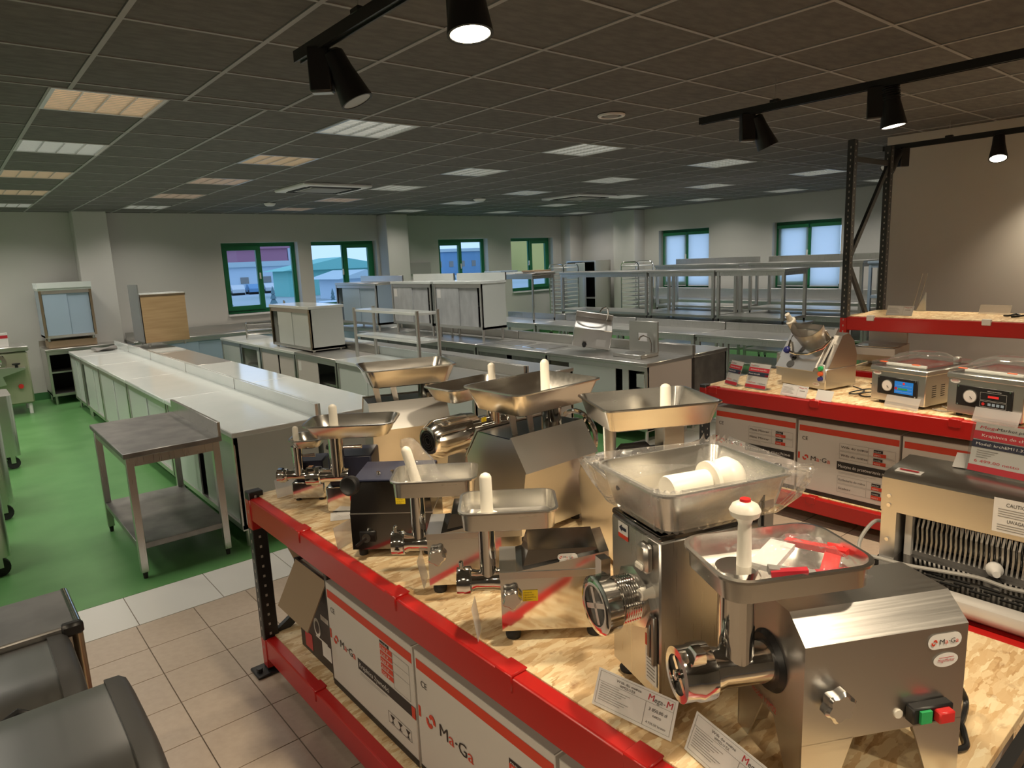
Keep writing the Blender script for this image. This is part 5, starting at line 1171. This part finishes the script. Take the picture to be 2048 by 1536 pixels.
def d_small(f, W, H):
    f.frame('print_grey', W*.03, H*.06, W*.97, H*.94, .0008); f.rect('print_grey', W*.62, H*.06, W*.625, H*.94); f.text('print_crimson', 'Mega-M', W*.66, H*.78, H*.12, W*.28)
    for k in range(6): f.rect('print_grey', W*.06, H*(.75-.1*k), W*(.4+.05*(k % 3)), H*(.77-.1*k))
    f.rect('print_grey', W*.7, H*.55, W*.9, H*.6)
card('small printed price card on the red beam below the vegetable cutter', (4.60, 2.52, .902), radians(-98), .21, .085, 24, 'paper', d_small)
card('blank white card on the red beam beside the printed card', (4.58, 2.25, .902), radians(-96), .12, .075, 24, 'paper')
card('translucent pale card leaning on the first vacuum packer', (4.66, 1.83, .902), radians(-100), .22, .08, 24, 'card_clear')
card('translucent pale card leaning on the second vacuum packer', (4.56, 1.30, .902), radians(-100), .24, .09, 24, 'card_clear')
# top shelf of the tall rack
card('white price card on the tall rack shelf by the post', (6.10, 2.42, 1.357), radians(-95), .21, .085, 24, 'paper', d_small)
card('pale card lying at the back of the tall rack shelf', (6.45, 1.85, 1.357), radians(-95), .22, .08, 24, 'card_clear')
cable('black plug and cable lying on the tall rack shelf', [(6.25, 1.62, 1.368), (6.22, 1.58, 1.372), (6.28, 1.55, 1.38), (6.24, 1.52, 1.37), (6.20, 1.56, 1.366), (6.27, 1.50, 1.372), (6.3, 1.44, 1.39)], .008)
t = thing('cutting_guide', 'thin steel plate with pale rods leaning on the partition wall', 'plate', (6.58, 2.36, 1.357), radians(-95)); part('plate', 'steel_satin', t, ('prism', [(0, 0), (.08, 0), (.07, .16)], 'y', 0, .01)); part('rod', 'cable_grey', t, ('cyl', (.0, .01, .0), (.06, .03, .32), .004, None, 6)); part('rod', 'cable_grey', t, ('cyl', (-.04, .01, .0), (.02, .03, .32), .004, None, 6))
# white hand-wash sink on the tall rack's lower shelf
t = thing('hand_basin', 'pale hand-wash basin with high splash back on the tall rack behind the vegetable cutter', 'basin', (6.02, 2.66, .901), -pi/2)
part('splash_back', 'appliance_white', t, ('box', .02, .30, .0, .34, .32, .38, .004)); part('bowl_body', 'appliance_white', t, ('prism', [(.06, .06), (.30, .02), (.30, .20), (.0, .18), (.0, .12)], 'x', .0, .36)); part('drain', 'plastic_grey_black', t, ('cyl', (.18, .18, 0), (.18, .18, .06), .035, .03, 14)); part('bowl_rim', 'steel_polished', t, ('box', .02, .02, .185, .34, .28, .192, .002))
# wall vent on the partition
t = thing('wall_vent', 'small slotted vent on the beige partition wall', 'vent', (7.49, 1.55, 1.42), 0)
for k in range(8): part('slat', 'print_grey', t, ('box', 0, -.14, .022*k, .011, .0, .022*k+.007))
# ------------------------------------------------------------------ bread slicer
t = thing('bread_slicer', 'steel bread slicer with rows of blades, vented crumb tray and white skirt', 'bread slicer', (2.12, .86, .901), -pi/2)   # local x along the front to the right, y to the back
W = .72
chk = [(.10, .06), (.60, .06), (.60, .20), (.31, .345), (.12, .332), (.10, .32)]
part('side_cheek', SB, t, ('prism', chk, 'x', .0, .045)); part('side_cheek', SB, t, ('prism', chk, 'x', W-.045, W))
part('hood', SB, t, ('prism', [(.098, .215), (.112, .215), (.112, .318), (.125, .328), (.31, .340), (.60, .196), (.604, .202), (.312, .349), (.12, .336), (.098, .322)], 'x', -.002, W+.002))
part('back_plate', SB, t, ('box', .0, .58, .06, W, .60, .20))
part('shade_sheet', 'dark_inside', t, ('box', .045, .40, .06, W-.045, .41, .28))  # black sheet behind the blades stands for the shade in there
n_b = 44
for k in range(n_b):
    x_ = .07+(W-.14)*k/(n_b-1); part('comb_tooth', 'steel_satin', t, ('prism', [(.17, .075), (.178, .075), (.190, .115), (.182, .155), (.205, .20), (.197, .20), (.172, .155), (.180, .115)], 'x', x_-.003, x_+.003))
bl = MB()
for k in range(n_b): x_ = .077+(W-.14)*k/(n_b-1); bl.box(x_-.0006, .235, .065, x_+.0006, .247, .32)
bl.build('blade_rows', 'steel_polished', t, smooth=0, kind='stuff')
part('comb_bar', SP, t, ('cyl', (.05, .2, .205), (W-.05, .2, .205), .008, None, 10)); part('comb_bar', 'steel_dark', t, ('box', .05, .165, .062, W-.05, .21, .076))
part('side_strip', 'appliance_white', t, ('box', .055, .15, .06, .075, .17, .21))
part('crumb_tray', 'steel_mirror_dark', t, ('prism', [(-.0, .052), (.25, .064), (.25, .068), (.0, .056)], 'x', .0, W)); sl = MB()
for r_, (ya, off) in enumerate(((.03, 0), (.05, .03), (.07, .015))):
    for k in range(9): sl.box(.05+.075*k+off, ya, .0565+ya*.048, .05+.075*k+off+.05, ya+.007, .0585+ya*.048)
sl.build('tray_slots', 'dark_inside', t, smooth=0, kind='stuff')
sk = MB(); sk.loft([[(x_, yy, zz) for x_ in (0, W) for yy, zz in (((.0, .012), (-.055, .02), (-.075, .045), (-.06, .06), (.0, .057)) if x_ == 0 else ((.0, .057), (-.06, .06), (-.075, .045), (-.055, .02), (.0, .012)))]][0:1]+[]) if False else None
sk = MB(); sk.prism([(.0, .0), (-.03, .0), (-.045, .012), (-.05, .03), (-.043, .05), (-.02, .06), (.0, .056)], 'x', -.002, W+.002); sk.build('skirt', 'appliance_white', t)
part('corner_bracket', 'steel_satin', t, ('prism', [(-.04, -.02), (.02, .0), (.0, .12)], 'z', .045, .052)); part('lower_body', 'appliance_white', t, ('box', .0, .0, .0, W, .62, .055, .004))
for z_ in (.12, .235, .265): part('screw', SP, t, ('cyl', (.022, .1, z_), (.022, .094, z_), .006, None, 10))
f = Face((.30, .0975, .23), (1, 0, 0), (0, 0, 1), t); f.rect('paper', 0, 0, .115, .10, 1, 'warning_sheet'); f.text('print_black', 'CAUTION', .03, .078, .011, .055); f.text('print_black', 'UWAGA !', .035, .03, .011, .045)
for k in range(4): f.rect('print_grey', .012, .068-.007*k, .102-.01*(k % 2), .070-.007*k, 2)
for k in range(3): f.rect('print_grey', .012, .022-.007*k, .10-.012*k, .024-.007*k, 2)
f.done()
f = Face((.02, .13, .3365), (1, 0, 0), (0, 1, .065), t, .003); f.rect('print_white', 0, .0, .075, .035, 1, 'warning_sheet'); f.rect('print_crimson', .01, .012, .065, .024, 2); f.done()
cable('grey power cable with white plug draped across the bread slicer tray', [(2.32, .86, 1.02), (2.25, .885, 1.06), (2.18, .90, 1.02), (2.14, .885, .985), (2.16, .84, .975), (2.17, .76, .973), (2.20, .66, .974), (2.22, .58, .975), (2.21, .50, .974), (2.23, .42, .976)], .006, 'cable_grey')
o = thing('power_plug', 'white round power plug on the bread slicer tray', 'plug', (2.245, .545, .975), .4); MB().lathe((0, 0, .014), (1, 0, 0), [(0, .010), (.02, .014), (.03, .022), (.045, .022), (.047, .016)], 16).build('body', 'print_white', o); part('pin', SP, o, ('cyl', (.045, .008, .014), (.065, .008, .014), .003, None, 8), ('cyl', (.045, -.008, .014), (.065, -.008, .014), .003, None, 8))
stand('large acrylic price stand with 6 499,00 price on the bread slicer', (2.36, .68, 1.247), radians(-97), .30, .165, 14, 'Krajalnica do chleba półautomat', 'Model: krchEM11.370ws', '6 499,00 netto', '7 993,77')
o = part('paper_fold', 'paper', None, ('prism', [(0, 0), (.09, 0), (.05, .035)], 'x', 0, .1)); o.location = (2.38, .72, 1.249); o.rotation_euler = (0, 0, -1.5); tag(o, 'folded white paper lying on top of the bread slicer', 'paper')

# ================================================================== OUTSIDE THE WINDOWS
GZ = -1.6
mat('yard', (.42, .47, .52), rough=.9, noise=((.05, .05, .05), (.34, .42, .42))); mat('hall_white', (.58, .68, .78), rough=.8); mat('hall_green', (.22, .55, .50), rough=.8); mat('hall_red', (.40, .17, .25), rough=.8); mat('hall_roof', (.50, .60, .64), rough=.8); mat('hall_yellow', (.65, .52, .16), rough=.8); mat('tree_dark', (.12, .20, .22), rough=.9); mat('car_white', (.6, .62, .65), rough=.4); mat('hall_blue', (.16, .32, .52), rough=.8)  # distance haze is mixed into these outdoor colours, paler and bluer
o = struct(MB().box(-150, YB+6, GZ-.5, 420, 420, GZ).build('yard_ground', 'yard'))
o = struct(MB().box(XR+6, -200, GZ-.5, 420, YB+6, GZ).build('yard_ground', 'yard'))
def hall(label, x0, x1, y0, y1, h, m, roofm='hall_roof', gable=0, wins=0):
    t = thing('warehouse', label, 'building', (x0, y0, GZ)); W_, D_ = x1-x0, y1-y0
    part('wall', m, t, ('box', 0, 0, 0, W_, D_, h))
    if gable: part('roof', roofm, t, ('prism', [(-1, h), (W_+1, h), (W_/2, h+gable)], 'y', -1, D_+1))
    else: part('roof', roofm, t, ('box', -.5, -.5, h, W_+.5, D_+.5, h+.8))
    for k in range(wins): part('window', 'print_grey', t, ('box', W_*(k+.25)/wins, -.1, h*.35, W_*(k+.6)/wins, 0, h*.6))
    return t
hall('long white warehouse seen through the first window', 33, 47.5, 112, 130, 4.0, 'hall_white', 'hall_roof', 0, 4)
hall('dark red factory block behind the white warehouse', 50, 61, 150, 165, 7.9, 'hall_red', 'hall_red', 0, 5)
hall('pale tower next to the red factory block', 62, 65, 152, 160, 11, 'hall_white')
hall('green gabled hall seen through the second window', 34, 48, 84, 89, 3.2, 'hall_green', 'hall_green', 1.5)
hall('white row of roofs in front of the green hall', 33.5, 38, 68, 74, 2.2, 'hall_white', 'hall_roof', .9)
hall('blue-grey works hall seen through the third window', 96, 118, 150, 170, 6.0, 'hall_blue', 'hall_roof', 0, 6)
hall('yellow warehouse seen through the corner window', 122, 130, 138, 150, 9.5, 'hall_yellow', 'hall_yellow')
hall('pale works hall behind the yellow warehouse', 131.5, 160, 140, 160, 8, 'hall_white')
random.seed(21)
for i in range(7):
    x, y = 26+2.6*i, 103+.6*(i % 3); t = thing('parked_car', 'pale parked car in the yard below the windows', 'car', (x, y, GZ), radians(80), 'parked cars in the yard')
    part('body', 'car_white' if i % 2 else 'hall_blue', t, ('prism', [(-2.1, .35), (2.1, .35), (2.15, .8), (1.3, .95), (.7, 1.45), (-1.1, 1.45), (-1.9, .95), (-2.15, .85)], 'y', -.85, .85))
    for a in (-1.3, 1.3): part('wheel', 'rubber', t, ('cyl', (a, -.88, .33), (a, .88, .33), .33, None, 14))
for i in range(9):
    x, y = 19+2.6*i+random.uniform(-.6, .6), 58+random.uniform(-2, 2); t = thing('conifer', 'dark young conifer standing in the yard', 'tree', (x, y, GZ), 0, 'conifers in the yard'); h = random.uniform(1.2, 2.2)
    part('trunk', 'cardboard', t, ('cyl', (0, 0, 0), (0, 0, h*.3), .1, .07, 8)); mb = MB()
    for k in range(4): mb.lathe((0, 0, h*(.15+.2*k)), (0, 0, 1), [(0, h*.20*(1-.18*k)), (h*.32, .02)], 10)
    mb.build('foliage', 'tree_dark', t)
for i in range(6):
    o = part('pallet_stack', ['hall_white', 'hall_yellow', 'hall_white'][i % 3], None, ('box', 0, 0, 0, 2, 1.4, .5, .05), ('box', .1, .1, .5, 1.8, 1.3, 1.0, .05)); o.location = (22+3.6*i, 48+(i % 2)*3, GZ); tag(o, 'pale pallet stack of building blocks in the yard', 'pallet', 'pallet stacks in the yard')
